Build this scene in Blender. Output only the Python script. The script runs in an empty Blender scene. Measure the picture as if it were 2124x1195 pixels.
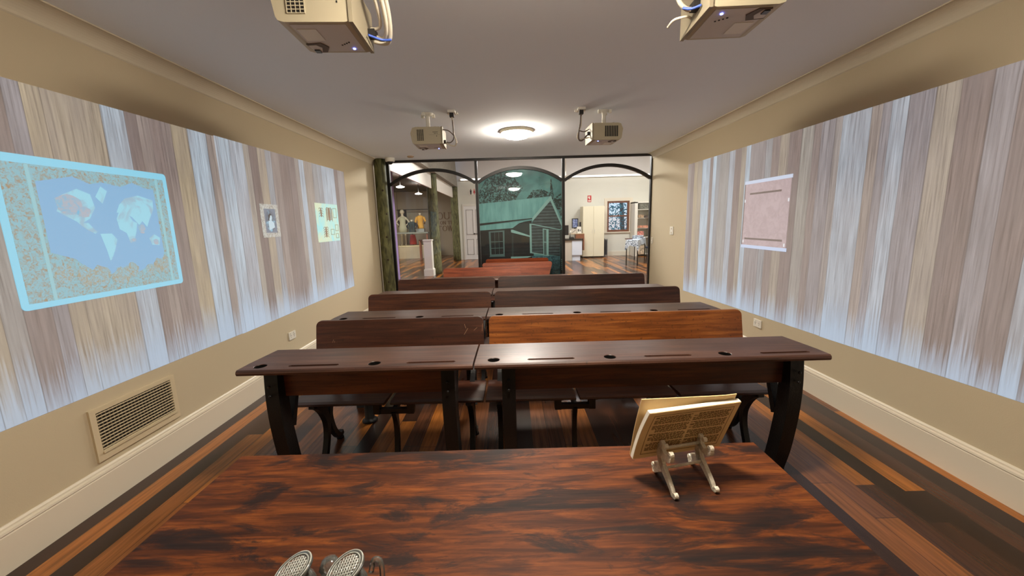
import bpy, bmesh, math, random
from mathutils import Vector, Matrix
random.seed(11)
PI = math.pi
C = bpy.context.scene
COL = C.collection

# ------------------------------------------------------------------ room
XL, XR = -2.21, 2.388          # side walls
ZC = 2.491                     # ceiling
YG = 6.694                     # glazed partition
YB = -1.3                      # wall behind the teacher
YN = 15.6                      # far wall of the hall beyond the glass
CAMZ = 1.42

# ------------------------------------------------------------------ materials
def lin(c):
    return tuple(((v/255)/12.92 if v/255 <= .04045 else ((v/255+.055)/1.055)**2.4) for v in c)

def newmat(name):
    m = bpy.data.materials.new(name); m.use_nodes = True
    nt = m.node_tree
    b = nt.nodes['Principled BSDF']
    return m, nt, b

def N(nt, t, **kw):
    n = nt.nodes.new(t)
    for k, v in kw.items(): setattr(n, k, v)
    return n

def plain(name, rgb, rough=.5, metal=0, bump=0, bscale=60, coat=0, emit=None, estr=0, var=.0, spec=None):
    m, nt, b = newmat(name)
    col = lin(rgb)+(1,)
    b.inputs['Base Color'].default_value = col
    b.inputs['Roughness'].default_value = rough
    b.inputs['Metallic'].default_value = metal
    b.inputs['Coat Weight'].default_value = coat
    b.inputs['Coat Roughness'].default_value = .05
    if spec is not None: b.inputs['Specular IOR Level'].default_value = spec
    if emit:
        b.inputs['Emission Color'].default_value = lin(emit)+(1,)
        b.inputs['Emission Strength'].default_value = estr
    tc = N(nt, 'ShaderNodeTexCoord')
    if var:
        no = N(nt, 'ShaderNodeTexNoise'); no.inputs['Scale'].default_value = 9
        no.inputs['Detail'].default_value = 5
        nt.links.new(tc.outputs['Object'], no.inputs['Vector'])
        r = N(nt, 'ShaderNodeValToRGB')
        e = r.color_ramp.elements
        e[0].position = .3; e[1].position = .7
        e[0].color = tuple(max(0, v*(1-var)) for v in col[:3])+(1,)
        e[1].color = tuple(min(1, v*(1+var)) for v in col[:3])+(1,)
        nt.links.new(no.outputs['Fac'], r.inputs['Fac'])
        nt.links.new(r.outputs['Color'], b.inputs['Base Color'])
    if bump:
        no = N(nt, 'ShaderNodeTexNoise'); no.inputs['Scale'].default_value = bscale
        no.inputs['Detail'].default_value = 4
        nt.links.new(tc.outputs['Object'], no.inputs['Vector'])
        bp = N(nt, 'ShaderNodeBump'); bp.inputs['Strength'].default_value = bump
        bp.inputs['Distance'].default_value = .01
        nt.links.new(no.outputs['Fac'], bp.inputs['Height'])
        nt.links.new(bp.outputs['Normal'], b.inputs['Normal'])
    return m

def mapped(nt, scale, coord='Object'):
    tc = N(nt, 'ShaderNodeTexCoord'); mp = N(nt, 'ShaderNodeMapping')
    mp.inputs['Scale'].default_value = scale
    nt.links.new(tc.outputs[coord], mp.inputs['Vector'])
    return tc, mp

def ramp(nt, stops, src):
    r = N(nt, 'ShaderNodeValToRGB')
    e = r.color_ramp.elements
    while len(e) < len(stops): e.new(.5)
    for i, (p, c) in enumerate(stops):
        e[i].position = p; e[i].color = tuple(c)+(1,)
    nt.links.new(src, r.inputs['Fac'])
    return r

def mixc(nt, fac, a, b, blend='MIX'):
    mx = N(nt, 'ShaderNodeMix', data_type='RGBA', blend_type=blend)
    for s, v in ((mx.inputs[0], fac), (mx.inputs[6], a), (mx.inputs[7], b)):
        if isinstance(v, (int, float)): s.default_value = v
        elif isinstance(v, tuple): s.default_value = v if len(v) == 4 else v+(1,)
        else: nt.links.new(v, s)
    return mx.outputs[2]

def math_(nt, op, a, b=None, c=None):
    m = N(nt, 'ShaderNodeMath', operation=op)
    for i, v in enumerate((a, b, c)):
        if v is None: continue
        if isinstance(v, (int, float)): m.inputs[i].default_value = v
        else: nt.links.new(v, m.inputs[i])
    return m.outputs[0]

def varnished(name, c0, c1, c2, rough=.26, worn=.35, grain=(1.6, 26, 26)):
    """old varnished timber, grain along x, small knocks and worn patches"""
    m, nt, b = newmat(name)
    tc, mp = mapped(nt, grain)
    oi = N(nt, 'ShaderNodeObjectInfo')
    off = N(nt, 'ShaderNodeVectorMath', operation='ADD')
    sc = N(nt, 'ShaderNodeVectorMath', operation='SCALE'); sc.inputs[0].default_value = (13, 7, 3)
    nt.links.new(oi.outputs['Random'], sc.inputs['Scale'])
    nt.links.new(mp.outputs['Vector'], off.inputs[0]); nt.links.new(sc.outputs[0], off.inputs[1])
    n1 = N(nt, 'ShaderNodeTexNoise'); n1.inputs['Scale'].default_value = 1.5; n1.inputs['Detail'].default_value = 8
    n1.inputs['Roughness'].default_value = .62; n1.inputs['Distortion'].default_value = .35
    nt.links.new(off.outputs[0], n1.inputs['Vector'])
    r = ramp(nt, [(.32, lin(c0)), (.52, lin(c1)), (.74, lin(c2))], n1.outputs['Fac'])
    # big worn patches
    n2 = N(nt, 'ShaderNodeTexNoise'); n2.inputs['Scale'].default_value = 3.2; n2.inputs['Detail'].default_value = 4
    nt.links.new(tc.outputs['Object'], n2.inputs['Vector'])
    r2 = ramp(nt, [(.35, (0, 0, 0)), (.7, (1, 1, 1))], n2.outputs['Fac'])
    dark = mixc(nt, math_(nt, 'MULTIPLY', r2.outputs['Color'], worn), r.outputs['Color'], lin(c0), 'MIX')
    # dark flecks
    n3 = N(nt, 'ShaderNodeTexNoise'); n3.inputs['Scale'].default_value = 70; n3.inputs['Detail'].default_value = 3
    nt.links.new(tc.outputs['Object'], n3.inputs['Vector'])
    r3 = ramp(nt, [(.62, (0, 0, 0)), (.72, (1, 1, 1))], n3.outputs['Fac'])
    fin = mixc(nt, math_(nt, 'MULTIPLY', r3.outputs['Color'], .55), dark, (.012, .006, .004), 'MIX')
    nt.links.new(fin, b.inputs['Base Color'])
    rr = N(nt, 'ShaderNodeMapRange'); rr.inputs[3].default_value = rough-.07; rr.inputs[4].default_value = rough+.14
    nt.links.new(n2.outputs['Fac'], rr.inputs[0]); nt.links.new(rr.outputs[0], b.inputs['Roughness'])
    bp = N(nt, 'ShaderNodeBump'); bp.inputs['Strength'].default_value = .12; bp.inputs['Distance'].default_value = .002
    nt.links.new(n1.outputs['Fac'], bp.inputs['Height']); nt.links.new(bp.outputs['Normal'], b.inputs['Normal'])
    return m

def table_wood():
    m, nt, b = newmat('table_timber')
    tc, mp = mapped(nt, (2.0, 15, 9))
    n1 = N(nt, 'ShaderNodeTexNoise'); n1.inputs['Scale'].default_value = 2.6; n1.inputs['Detail'].default_value = 9
    n1.inputs['Roughness'].default_value = .66; n1.inputs['Distortion'].default_value = .5
    nt.links.new(mp.outputs['Vector'], n1.inputs['Vector'])
    base = ramp(nt, [(.28, lin((34, 17, 9))), (.45, lin((66, 32, 12))), (.58, lin((98, 50, 17))), (.78, lin((132, 76, 28)))], n1.outputs['Fac'])
    # fine streaks
    mp2 = N(nt, 'ShaderNodeMapping'); mp2.inputs['Scale'].default_value = (5, 120, 20)
    nt.links.new(tc.outputs['Object'], mp2.inputs['Vector'])
    n2 = N(nt, 'ShaderNodeTexNoise'); n2.inputs['Scale'].default_value = 1.4; n2.inputs['Detail'].default_value = 6
    nt.links.new(mp2.outputs['Vector'], n2.inputs['Vector'])
    r2 = ramp(nt, [(.4, (0, 0, 0)), (.72, (1, 1, 1))], n2.outputs['Fac'])
    c = mixc(nt, math_(nt, 'MULTIPLY', r2.outputs['Color'], .5), base.outputs['Color'], lin((52, 24, 14)))
    # black rubbed stains, longer along the boards
    mp3 = N(nt, 'ShaderNodeMapping'); mp3.inputs['Scale'].default_value = (3.0, 9.5, 4); mp3.inputs['Location'].default_value = (1.3, .4, 0)
    nt.links.new(tc.outputs['Object'], mp3.inputs['Vector'])
    n3 = N(nt, 'ShaderNodeTexNoise'); n3.inputs['Scale'].default_value = 1.15; n3.inputs['Detail'].default_value = 7
    n3.inputs['Roughness'].default_value = .68; n3.inputs['Distortion'].default_value = .8
    nt.links.new(mp3.outputs['Vector'], n3.inputs['Vector'])
    r3 = ramp(nt, [(.50, (0, 0, 0)), (.57, (.85, .85, .85)), (.7, (1, 1, 1))], n3.outputs['Fac'])
    c2 = mixc(nt, math_(nt, 'MULTIPLY', r3.outputs['Color'], .9), c, lin((18, 16, 17)))
    nt.links.new(c2, b.inputs['Base Color']); b.inputs['Specular IOR Level'].default_value = .16
    rr = N(nt, 'ShaderNodeMapRange'); rr.inputs[3].default_value = .44; rr.inputs[4].default_value = .62
    nt.links.new(n2.outputs['Fac'], rr.inputs[0]); nt.links.new(rr.outputs[0], b.inputs['Roughness'])
    bp = N(nt, 'ShaderNodeBump'); bp.inputs['Strength'].default_value = .2; bp.inputs['Distance'].default_value = .002
    nt.links.new(n2.outputs['Fac'], bp.inputs['Height']); nt.links.new(bp.outputs['Normal'], b.inputs['Normal'])
    return m

def floor_wood():
    m, nt, b = newmat('mixed_hardwood_boards')
    tc = N(nt, 'ShaderNodeTexCoord'); sp = N(nt, 'ShaderNodeSeparateXYZ')
    nt.links.new(tc.outputs['Object'], sp.inputs[0])
    w = .105
    u = math_(nt, 'DIVIDE', sp.outputs['X'], w)
    ix = math_(nt, 'FLOOR', u); fx = math_(nt, 'FRACT', u)
    wn = N(nt, 'ShaderNodeTexWhiteNoise', noise_dimensions='1D'); nt.links.new(ix, wn.inputs['W'])
    v = math_(nt, 'DIVIDE', sp.outputs['Y'], 1.9)
    v2 = math_(nt, 'ADD', v, math_(nt, 'MULTIPLY', wn.outputs['Value'], 7.31))
    iy = math_(nt, 'FLOOR', v2); fy = math_(nt, 'FRACT', v2)
    cb = N(nt, 'ShaderNodeCombineXYZ'); nt.links.new(ix, cb.inputs[0]); nt.links.new(iy, cb.inputs[1])
    wn2 = N(nt, 'ShaderNodeTexWhiteNoise', noise_dimensions='2D'); nt.links.new(cb.outputs[0], wn2.inputs['Vector'])
    base = ramp(nt, [(0, lin((44, 26, 18))), (.22, lin((60, 36, 25))), (.42, lin((92, 56, 36))), (.6, lin((124, 77, 45))),
                     (.8, lin((152, 94, 44))), (.92, lin((172, 106, 44)))], wn2.outputs['Value'])
    mp = N(nt, 'ShaderNodeMapping'); mp.inputs['Scale'].default_value = (42, 2.2, 1)
    nt.links.new(tc.outputs['Object'], mp.inputs['Vector'])
    n1 = N(nt, 'ShaderNodeTexNoise'); n1.inputs['Scale'].default_value = 1.3; n1.inputs['Detail'].default_value = 7
    n1.inputs['Distortion'].default_value = .4
    nt.links.new(mp.outputs['Vector'], n1.inputs['Vector'])
    g = ramp(nt, [(.3, (.55, .55, .55)), (.7, (1.12, 1.08, 1.05))], n1.outputs['Fac'])
    c = mixc(nt, 1.0, base.outputs['Color'], g.outputs['Color'], 'MULTIPLY')
    ex = math_(nt, 'MINIMUM', fx, math_(nt, 'SUBTRACT', 1, fx))
    gap = math_(nt, 'LESS_THAN', ex, .012)
    ey = math_(nt, 'MINIMUM', fy, math_(nt, 'SUBTRACT', 1, fy))
    gap2 = math_(nt, 'LESS_THAN', ey, .0009)
    gg = math_(nt, 'MAXIMUM', gap, gap2)
    fin = mixc(nt, math_(nt, 'MULTIPLY', gg, .75), c, (.012, .007, .004))
    nt.links.new(fin, b.inputs['Base Color'])
    b.inputs['Roughness'].default_value = .27
    b.inputs['Specular IOR Level'].default_value = .36
    b.inputs['Coat Weight'].default_value = .1
    b.inputs['Coat Roughness'].default_value = .16
    bp = N(nt, 'ShaderNodeBump'); bp.inputs['Strength'].default_value = .25; bp.inputs['Distance'].default_value = .002
    nt.links.new(math_(nt, 'SUBTRACT', 1, gg), bp.inputs['Height']); nt.links.new(bp.outputs['Normal'], b.inputs['Normal'])
    return m

def plank_projection(name, seed, zlo, gain):
    """panel whose own emission stands in for projector light: a photograph of whitewashed vertical boards"""
    m, nt, b = newmat(name)
    tc = N(nt, 'ShaderNodeTexCoord'); sp = N(nt, 'ShaderNodeSeparateXYZ')
    nt.links.new(tc.outputs['Object'], sp.inputs[0])
    Y, Z = sp.outputs['Y'], sp.outputs['Z']
    wob = N(nt, 'ShaderNodeTexNoise', noise_dimensions='1D'); wob.inputs['Scale'].default_value = 2.4; wob.inputs['Detail'].default_value = 1
    nt.links.new(math_(nt, 'ADD', Y, seed*3.7), wob.inputs['W'])
    u = math_(nt, 'ADD', math_(nt, 'DIVIDE', Y, .115), math_(nt, 'MULTIPLY', wob.outputs['Fac'], 2.4))
    ix = math_(nt, 'FLOOR', u); fx = math_(nt, 'FRACT', u)
    wn = N(nt, 'ShaderNodeTexWhiteNoise', noise_dimensions='1D'); nt.links.new(math_(nt, 'ADD', ix, seed*17.0), wn.inputs['W'])
    base = ramp(nt, [(0, lin((140, 122, 116))), (.16, lin((163, 146, 140))), (.3, lin((184, 170, 160))), (.42, lin((170, 164, 168))),
                     (.56, lin((202, 184, 152))), (.68, lin((176, 178, 182))), (.8, lin((198, 206, 216))), (.92, lin((208, 226, 240)))],
                wn.outputs['Value'])
    cb = N(nt, 'ShaderNodeCombineXYZ')
    nt.links.new(math_(nt, 'MULTIPLY', Y, 62), cb.inputs[0]); nt.links.new(math_(nt, 'MULTIPLY', Z, 1.7), cb.inputs[1])
    nt.links.new(ix, cb.inputs[2])
    n1 = N(nt, 'ShaderNodeTexNoise'); n1.inputs['Scale'].default_value = 1.6; n1.inputs['Detail'].default_value = 8
    n1.inputs['Roughness'].default_value = .65
    nt.links.new(cb.outputs[0], n1.inputs['Vector'])
    g = ramp(nt, [(.3, (.42, .40, .40)), (.47, (.86, .85, .85)), (.7, (1.3, 1.3, 1.3))], n1.outputs['Fac'])
    c = mixc(nt, 1.0, base.outputs['Color'], g.outputs['Color'], 'MULTIPLY')
    # soft pigment change within a board
    cb2 = N(nt, 'ShaderNodeCombineXYZ')
    nt.links.new(math_(nt, 'MULTIPLY', Y, 5), cb2.inputs[0]); nt.links.new(math_(nt, 'MULTIPLY', Z, 1.1), cb2.inputs[1])
    n4 = N(nt, 'ShaderNodeTexNoise'); n4.inputs['Scale'].default_value = 1.5; n4.inputs['Detail'].default_value = 3
    nt.links.new(cb2.outputs[0], n4.inputs['Vector'])
    r4 = ramp(nt, [(.4, (0, 0, 0)), (.65, (1, 1, 1))], n4.outputs['Fac'])
    c = mixc(nt, math_(nt, 'MULTIPLY', r4.outputs['Color'], .35), c, lin((152, 140, 140)))
    # limewash at the feet of the boards in the projected picture
    h = N(nt, 'ShaderNodeMapRange'); h.inputs[1].default_value = zlo; h.inputs[2].default_value = zlo+.5
    h.inputs[3].default_value = 1; h.inputs[4].default_value = 0
    nt.links.new(Z, h.inputs[0])
    wv = math_(nt, 'ADD', math_(nt, 'MULTIPLY', h.outputs[0], 1.05), math_(nt, 'MULTIPLY', math_(nt, 'SUBTRACT', n1.outputs['Fac'], .5), 1.1))
    wv = math_(nt, 'ADD', wv, math_(nt, 'MULTIPLY', math_(nt, 'SUBTRACT', wn.outputs['Value'], .5), .35))
    wr = ramp(nt, [(.5, (0, 0, 0)), (1.0, (1, 1, 1))], wv)
    c = mixc(nt, math_(nt, 'MULTIPLY', wr.outputs['Color'], .8), c, lin((196, 220, 246)))
    ex = math_(nt, 'MINIMUM', fx, math_(nt, 'SUBTRACT', 1, fx))
    seam = math_(nt, 'LESS_THAN', ex, .022)
    c = mixc(nt, math_(nt, 'MULTIPLY', seam, .42), c, lin((70, 62, 62)))
    nt.links.new(c, b.inputs['Emission Color']); b.inputs['Emission Strength'].default_value = gain
    b.inputs['Base Color'].default_value = (.16, .15, .14, 1)
    b.inputs['Roughness'].default_value = .8
    b.inputs['Specular IOR Level'].default_value = .1
    return m

def projected(name, rgb, gain=.72, var=0, rgb2=None, scale=30, lo=.45, hi=.6):  # projector light put into the surface's own glow
    gain *= .4
    m, nt, b = newmat(name)
    b.inputs['Base Color'].default_value = (.16, .15, .14, 1); b.inputs['Roughness'].default_value = .8
    b.inputs['Specular IOR Level'].default_value = .1
    b.inputs['Emission Strength'].default_value = gain
    b.inputs['Emission Color'].default_value = lin(rgb)+(1,)
    if rgb2:
        tc = N(nt, 'ShaderNodeTexCoord')
        n1 = N(nt, 'ShaderNodeTexNoise'); n1.inputs['Scale'].default_value = scale; n1.inputs['Detail'].default_value = 6
        n1.inputs['Roughness'].default_value = .6; n1.inputs['Distortion'].default_value = 1.2
        nt.links.new(tc.outputs['Object'], n1.inputs['Vector'])
        r = ramp(nt, [(lo, lin(rgb)), (hi, lin(rgb2))], n1.outputs['Fac'])
        nt.links.new(r.outputs['Color'], b.inputs['Emission Color'])
    return m

def clear_pane(name, tint=(1, 1, 1)):
    m = bpy.data.materials.new(name); m.use_nodes = True; nt = m.node_tree
    for n in list(nt.nodes): nt.nodes.remove(n)
    out = N(nt, 'ShaderNodeOutputMaterial'); mx = N(nt, 'ShaderNodeMixShader')
    tr = N(nt, 'ShaderNodeBsdfTransparent'); tr.inputs['Color'].default_value = tint+(1,)
    gl = N(nt, 'ShaderNodeBsdfGlossy'); gl.inputs['Roughness'].default_value = .015
    fr = N(nt, 'ShaderNodeFresnel'); fr.inputs['IOR'].default_value = 1.45
    nt.links.new(fr.outputs[0], mx.inputs[0]); nt.links.new(tr.outputs[0], mx.inputs[1]); nt.links.new(gl.outputs[0], mx.inputs[2])
    nt.links.new(mx.outputs[0], out.inputs[0])
    return m

def glass_solid(name):
    m, nt, b = newmat(name)
    b.inputs['Base Color'].default_value = (.97, .98, .96, 1); b.inputs['Roughness'].default_value = .02
    b.inputs['Transmission Weight'].default_value = .8; b.inputs['IOR'].default_value = 1.48
    return m

def pressed_glass(name, blend=.42, milk=.05):
    m = bpy.data.materials.new(name); m.use_nodes = True; nt = m.node_tree
    for n in list(nt.nodes): nt.nodes.remove(n)
    out = N(nt, 'ShaderNodeOutputMaterial'); mx = N(nt, 'ShaderNodeMixShader'); mx2 = N(nt, 'ShaderNodeMixShader')
    tr = N(nt, 'ShaderNodeBsdfTransparent'); tr.inputs['Color'].default_value = (.95, .96, .94, 1)
    gl = N(nt, 'ShaderNodeBsdfGlossy'); gl.inputs['Roughness'].default_value = .06
    df = N(nt, 'ShaderNodeBsdfDiffuse'); df.inputs['Color'].default_value = (.8, .82, .76, 1)
    lw = N(nt, 'ShaderNodeLayerWeight'); lw.inputs['Blend'].default_value = blend
    nt.links.new(lw.outputs['Fresnel'], mx.inputs[0]); nt.links.new(tr.outputs[0], mx.inputs[1]); nt.links.new(gl.outputs[0], mx.inputs[2])
    mx2.inputs[0].default_value = milk
    nt.links.new(mx.outputs[0], mx2.inputs[1]); nt.links.new(df.outputs[0], mx2.inputs[2])
    nt.links.new(mx2.outputs[0], out.inputs[0])
    return m

def noise2(name, a, bcol, scale=(8, 8, 8), lo=.4, hi=.6, rough=.7, detail=6, dist=.5):
    m, nt, b = newmat(name)
    tc, mp = mapped(nt, scale)
    n1 = N(nt, 'ShaderNodeTexNoise'); n1.inputs['Scale'].default_value = 1; n1.inputs['Detail'].default_value = detail
    n1.inputs['Distortion'].default_value = dist
    nt.links.new(mp.outputs['Vector'], n1.inputs['Vector'])
    r = ramp(nt, [(lo, lin(a)), (hi, lin(bcol))], n1.outputs['Fac'])
    nt.links.new(r.outputs['Color'], b.inputs['Base Color'])
    b.inputs['Roughness'].default_value = rough
    return m

def stripes(name, a, bcol, axis, period, duty=.15, rough=.7, gloss=None):
    m, nt, b = newmat(name)
    tc = N(nt, 'ShaderNodeTexCoord'); sp = N(nt, 'ShaderNodeSeparateXYZ'); nt.links.new(tc.outputs['Object'], sp.inputs[0])
    f = math_(nt, 'FRACT', math_(nt, 'DIVIDE', sp.outputs[axis], period))
    k = math_(nt, 'LESS_THAN', f, duty)
    n1 = N(nt, 'ShaderNodeTexNoise'); n1.inputs['Scale'].default_value = 14; n1.inputs['Detail'].default_value = 5
    nt.links.new(tc.outputs['Object'], n1.inputs['Vector'])
    g = ramp(nt, [(.3, tuple(v*.75 for v in lin(a))), (.7, tuple(v*1.2 for v in lin(a)))], n1.outputs['Fac'])
    nt.links.new(mixc(nt, k, g.outputs['Color'], lin(bcol)), b.inputs['Base Color'])
    b.inputs['Roughness'].default_value = rough
    return m

M = {}
M['wall'] = plain('cream_wall_paint', (196, 182, 154), .85, bump=.06, bscale=180, spec=.2)
M['ceil'] = plain('ceiling_paint', (240, 245, 251), .9, bump=.05, bscale=150, spec=.15)
M['cornice'] = plain('cornice_paint', (206, 196, 174), .7, spec=.2)
M['skirt'] = plain('gloss_trim_paint', (220, 210, 190), .45)
M['hallwall'] = plain('hall_wall_paint', (216, 214, 202), .85, spec=.2)
M['hallupper'] = plain('hall_upper_dim_paint', (214, 210, 206), .9, spec=.2)  # greyer than the hall wall: weaker light up there put into colour
M['wingwall'] = plain('gallery_wall_paint', (176, 164, 146), .85, spec=.2)
M['purple'] = plain('lilac_lit_wall', (150, 128, 176), .8)  # purple light on the wall stub put into its colour
M['floor'] = floor_wood()
M['tabletop'] = table_wood()
M['desk'] = varnished('dark_desk_varnish', (44, 22, 14), (72, 38, 24), (104, 60, 36), .36)
M['desktop'] = varnished('worn_desktop_varnish', (52, 32, 25), (78, 50, 39), (108, 73, 56), .37, .3)
M['amber'] = varnished('amber_lit_bench_varnish', (84, 40, 12), (138, 76, 28), (176, 108, 46), .34, .25)  # orange-brown of the lit backrest put into the varnish colour
M['redwood'] = varnished('red_bench_varnish', (92, 40, 22), (134, 64, 36), (160, 86, 52), .34, .2)
M['iron'] = plain('black_cast_iron', (13, 12, 12), .42, 0, spec=.35, bump=.15, bscale=90)
M['black'] = plain('black_frame_paint', (22, 20, 20), .4)
M['hole'] = plain('ink_well_black', (10, 9, 8), .35)
M['well'] = plain('inkwell_matt_black', (9, 8, 7), .95, spec=.05)
M['endcap'] = plain('projector_end_cap_plastic', (146, 136, 114), .5)
M['projector'] = plain('beige_projector_plastic', (184, 174, 148), .45)
M['projgrey'] = plain('grey_projector_plastic', (208, 203, 198), .5)
M['projshade'] = plain('lens_hollow_shade', (96, 82, 70), .6)
M['dark'] = plain('dark_vent_plastic', (26, 22, 20), .6)
M['white'] = plain('white_plastic', (226, 222, 210), .4)
M['whitemetal'] = plain('white_enamel_metal', (222, 214, 196), .5, var=.25, bump=.5, bscale=160)
M['cablewhite'] = plain('white_cable', (214, 206, 188), .5)
M['cablegrey'] = plain('grey_cable', (104, 92, 86), .5)
M['blue'] = plain('blue_connector', (60, 90, 180), .4)
M['led'] = plain('blue_led', (120, 130, 255), .3, emit=(110, 125, 255), estr=3)
M['lamp'] = plain('opal_lamp_diffuser', (255, 245, 220), .4, emit=(255, 242, 223), estr=74)
M['lampbase'] = plain('lamp_base_white', (236, 228, 206), .5)
M['pane'] = clear_pane('clear_glazing')
M['glass'] = pressed_glass('pressed_glass')
M['glassline'] = pressed_glass('pressed_glass_ridges', .6, .38)
M['ventframe'] = plain('vent_frame_paint', (206, 190, 158), .5)
M['bark'] = noise2('mossy_trunk', (58, 58, 32), (112, 112, 70), (22, 22, 6), .35, .68, .75)
M['trunkshine'] = M['bark']
M['paper'] = plain('cream_book_paper', (216, 204, 176), .8)
M['pageedge'] = plain('white_page_edges', (240, 234, 220), .8)
M['cover'] = plain('kraft_book_cover', (232, 202, 148), .7, var=.12)
M['print'] = plain('brown_print_ink', (92, 60, 32), .8)
M['frame_red'] = plain('dark_red_rule', (84, 38, 24), .8)

# ------------------------------------------------------------------ helpers
def bm_new(): return bmesh.new()

def box(bm, x0, x1, y0, y1, z0, z1, mi=0):
    vs = [bm.verts.new(p) for p in ((x0,y0,z0),(x1,y0,z0),(x1,y1,z0),(x0,y1,z0),(x0,y0,z1),(x1,y0,z1),(x1,y1,z1),(x0,y1,z1))]
    fs = []
    for q in ((3,2,1,0),(4,5,6,7),(0,1,5,4),(1,2,6,5),(2,3,7,6),(3,0,4,7)):
        f = bm.faces.new([vs[i] for i in q]); f.material_index = mi; fs.append(f)
    return fs

def prism(bm, pts, axis, a0, a1, mi=0):
    """closed 2-D outline extruded along an axis; axis x: pts=(y,z); y: pts=(x,z); z: pts=(x,y)"""
    def P(p, a):
        return (a, p[0], p[1]) if axis == 'x' else ((p[0], a, p[1]) if axis == 'y' else (p[0], p[1], a))
    A = [bm.verts.new(P(p, a0)) for p in pts]; B = [bm.verts.new(P(p, a1)) for p in pts]
    n = len(pts); fs = []
    fs.append(bm.faces.new(A)); fs.append(bm.faces.new(B[::-1]))
    for i in range(n):
        fs.append(bm.faces.new([A[i], B[i], B[(i+1) % n], A[(i+1) % n]]))
    for f in fs: f.material_index = mi
    return fs

def strip(path, w):
    """outline of a ribbon following a 2-D path; w a width or list of widths"""
    n = len(path); ws = w if isinstance(w, (list, tuple)) else [w]*n
    Lp, Rp = [], []
    for i, p in enumerate(path):
        a = path[max(0, i-1)]; b = path[min(n-1, i+1)]
        d = Vector((b[0]-a[0], b[1]-a[1])); d.normalize()
        nn = Vector((-d.y, d.x))*ws[i]*.5
        Lp.append((p[0]+nn.x, p[1]+nn.y)); Rp.append((p[0]-nn.x, p[1]-nn.y))
    return Lp, Rp

def smooth_path(pts, k=5):
    out = []
    n = len(pts)
    for i in range(n-1):
        p0 = pts[max(0, i-1)]; p1 = pts[i]; p2 = pts[i+1]; p3 = pts[min(n-1, i+2)]
        for j in range(k):
            t = j/k
            out.append(tuple(.5*((2*b)+(c-a)*t+(2*a-5*b+4*c-d)*t*t+(-a+3*b-3*c+d)*t**3) for a, b, c, d in zip(p0, p1, p2, p3)))
    out.append(tuple(pts[-1]))
    return out

def ribbon(bm, path, w, x0, x1, mi=0, axis='x', k=5):
    """flat casting: a ribbon in the y-z plane with thickness along x"""
    pth = smooth_path(path, k)
    if isinstance(w, (list, tuple)):
        ww = smooth_path([(v,) for v in w], k); w = [v[0] for v in ww]
    Lp, Rp = strip(pth, w)
    def P(p, a):
        return (a, p[0], p[1]) if axis == 'x' else ((p[0], a, p[1]) if axis == 'y' else (p[0], p[1], a))
    rows = [[bm.verts.new(P(l, x0)), bm.verts.new(P(l, x1)), bm.verts.new(P(r, x1)), bm.verts.new(P(r, x0))] for l, r in zip(Lp, Rp)]
    for a, b in zip(rows, rows[1:]):
        for i in range(4):
            f = bm.faces.new([a[i], a[(i+1) % 4], b[(i+1) % 4], b[i]]); f.material_index = mi
    bm.faces.new(rows[0][::-1]).material_index = mi; bm.faces.new(rows[-1]).material_index = mi

def tube(bm, pts, r, n=8, mi=0, smooth=True, k=0):
    if k: pts = smooth_path(pts, k)
    rings = []
    m = len(pts)
    rs = r if isinstance(r, (list, tuple)) else [r]*m
    for i, p in enumerate(pts):
        a = Vector(pts[max(0, i-1)]); b = Vector(pts[min(m-1, i+1)])
        d = (b-a).normalized()
        up = Vector((0, 0, 1)) if abs(d.z) < .9 else Vector((1, 0, 0))
        s = d.cross(up).normalized(); t = s.cross(d)
        rings.append([bm.verts.new(Vector(p)+(s*math.cos(2*PI*j/n)+t*math.sin(2*PI*j/n))*rs[i]) for j in range(n)])
    for a, b in zip(rings, rings[1:]):
        for j in range(n):
            f = bm.faces.new([a[j], a[(j+1) % n], b[(j+1) % n], b[j]]); f.smooth = smooth; f.material_index = mi
    bm.faces.new(rings[0][::-1]).material_index = mi; bm.faces.new(rings[-1]).material_index = mi

def lathe(bm, prof, c=(0, 0, 0), n=24, mi=0, mat=None, smooth=True, sx=1, sy=1):
    """prof: list of (r, z)"""
    rings = []
    for r, z in prof:
        ring = []
        for j in range(n):
            v = Vector((r*sx*math.cos(2*PI*j/n), r*sy*math.sin(2*PI*j/n), z))
            if mat: v = mat @ v
            ring.append(bm.verts.new(v+Vector(c)))
        rings.append(ring)
    for a, b in zip(rings, rings[1:]):
        for j in range(n):
            f = bm.faces.new([a[j], a[(j+1) % n], b[(j+1) % n], b[j]]); f.smooth = smooth; f.material_index = mi
    f = bm.faces.new(rings[0][::-1]); f.material_index = mi
    f = bm.faces.new(rings[-1]); f.material_index = mi

def bevel(bm, w, seg=2, ang=.5):
    es = [e for e in bm.edges if len(e.link_faces) == 2 and e.calc_face_angle(0) > ang]
    if es: bmesh.ops.bevel(bm, geom=es, offset=w, segments=seg, profile=.5, affect='EDGES', clamp_overlap=True)

def obj(name, bm, mats, parent=None, kind=None, label=None, loc=None):
    bmesh.ops.remove_doubles(bm, verts=bm.verts, dist=1e-6)
    bmesh.ops.recalc_face_normals(bm, faces=bm.faces)
    me = bpy.data.meshes.new(name); bm.to_mesh(me); bm.free()
    for m in (mats if isinstance(mats, (list, tuple)) else [mats]): me.materials.append(m)
    o = bpy.data.objects.new(name, me); COL.objects.link(o)
    if parent: o.parent = parent
    if loc: o.location = loc
    if kind: o['kind'] = kind
    if label: o['label'] = label
    return o

def tag(o, label, cat, group=None):
    o['label'] = label; o['category'] = cat
    if group: o['group'] = group
    return o

def thing(name, label, cat, loc=(0, 0, 0), rz=0, group=None):
    o = bpy.data.objects.new(name, None); COL.objects.link(o)
    o.location = loc; o.rotation_euler = (0, 0, rz); o.empty_display_size = .1
    return tag(o, label, cat, group)

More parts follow.
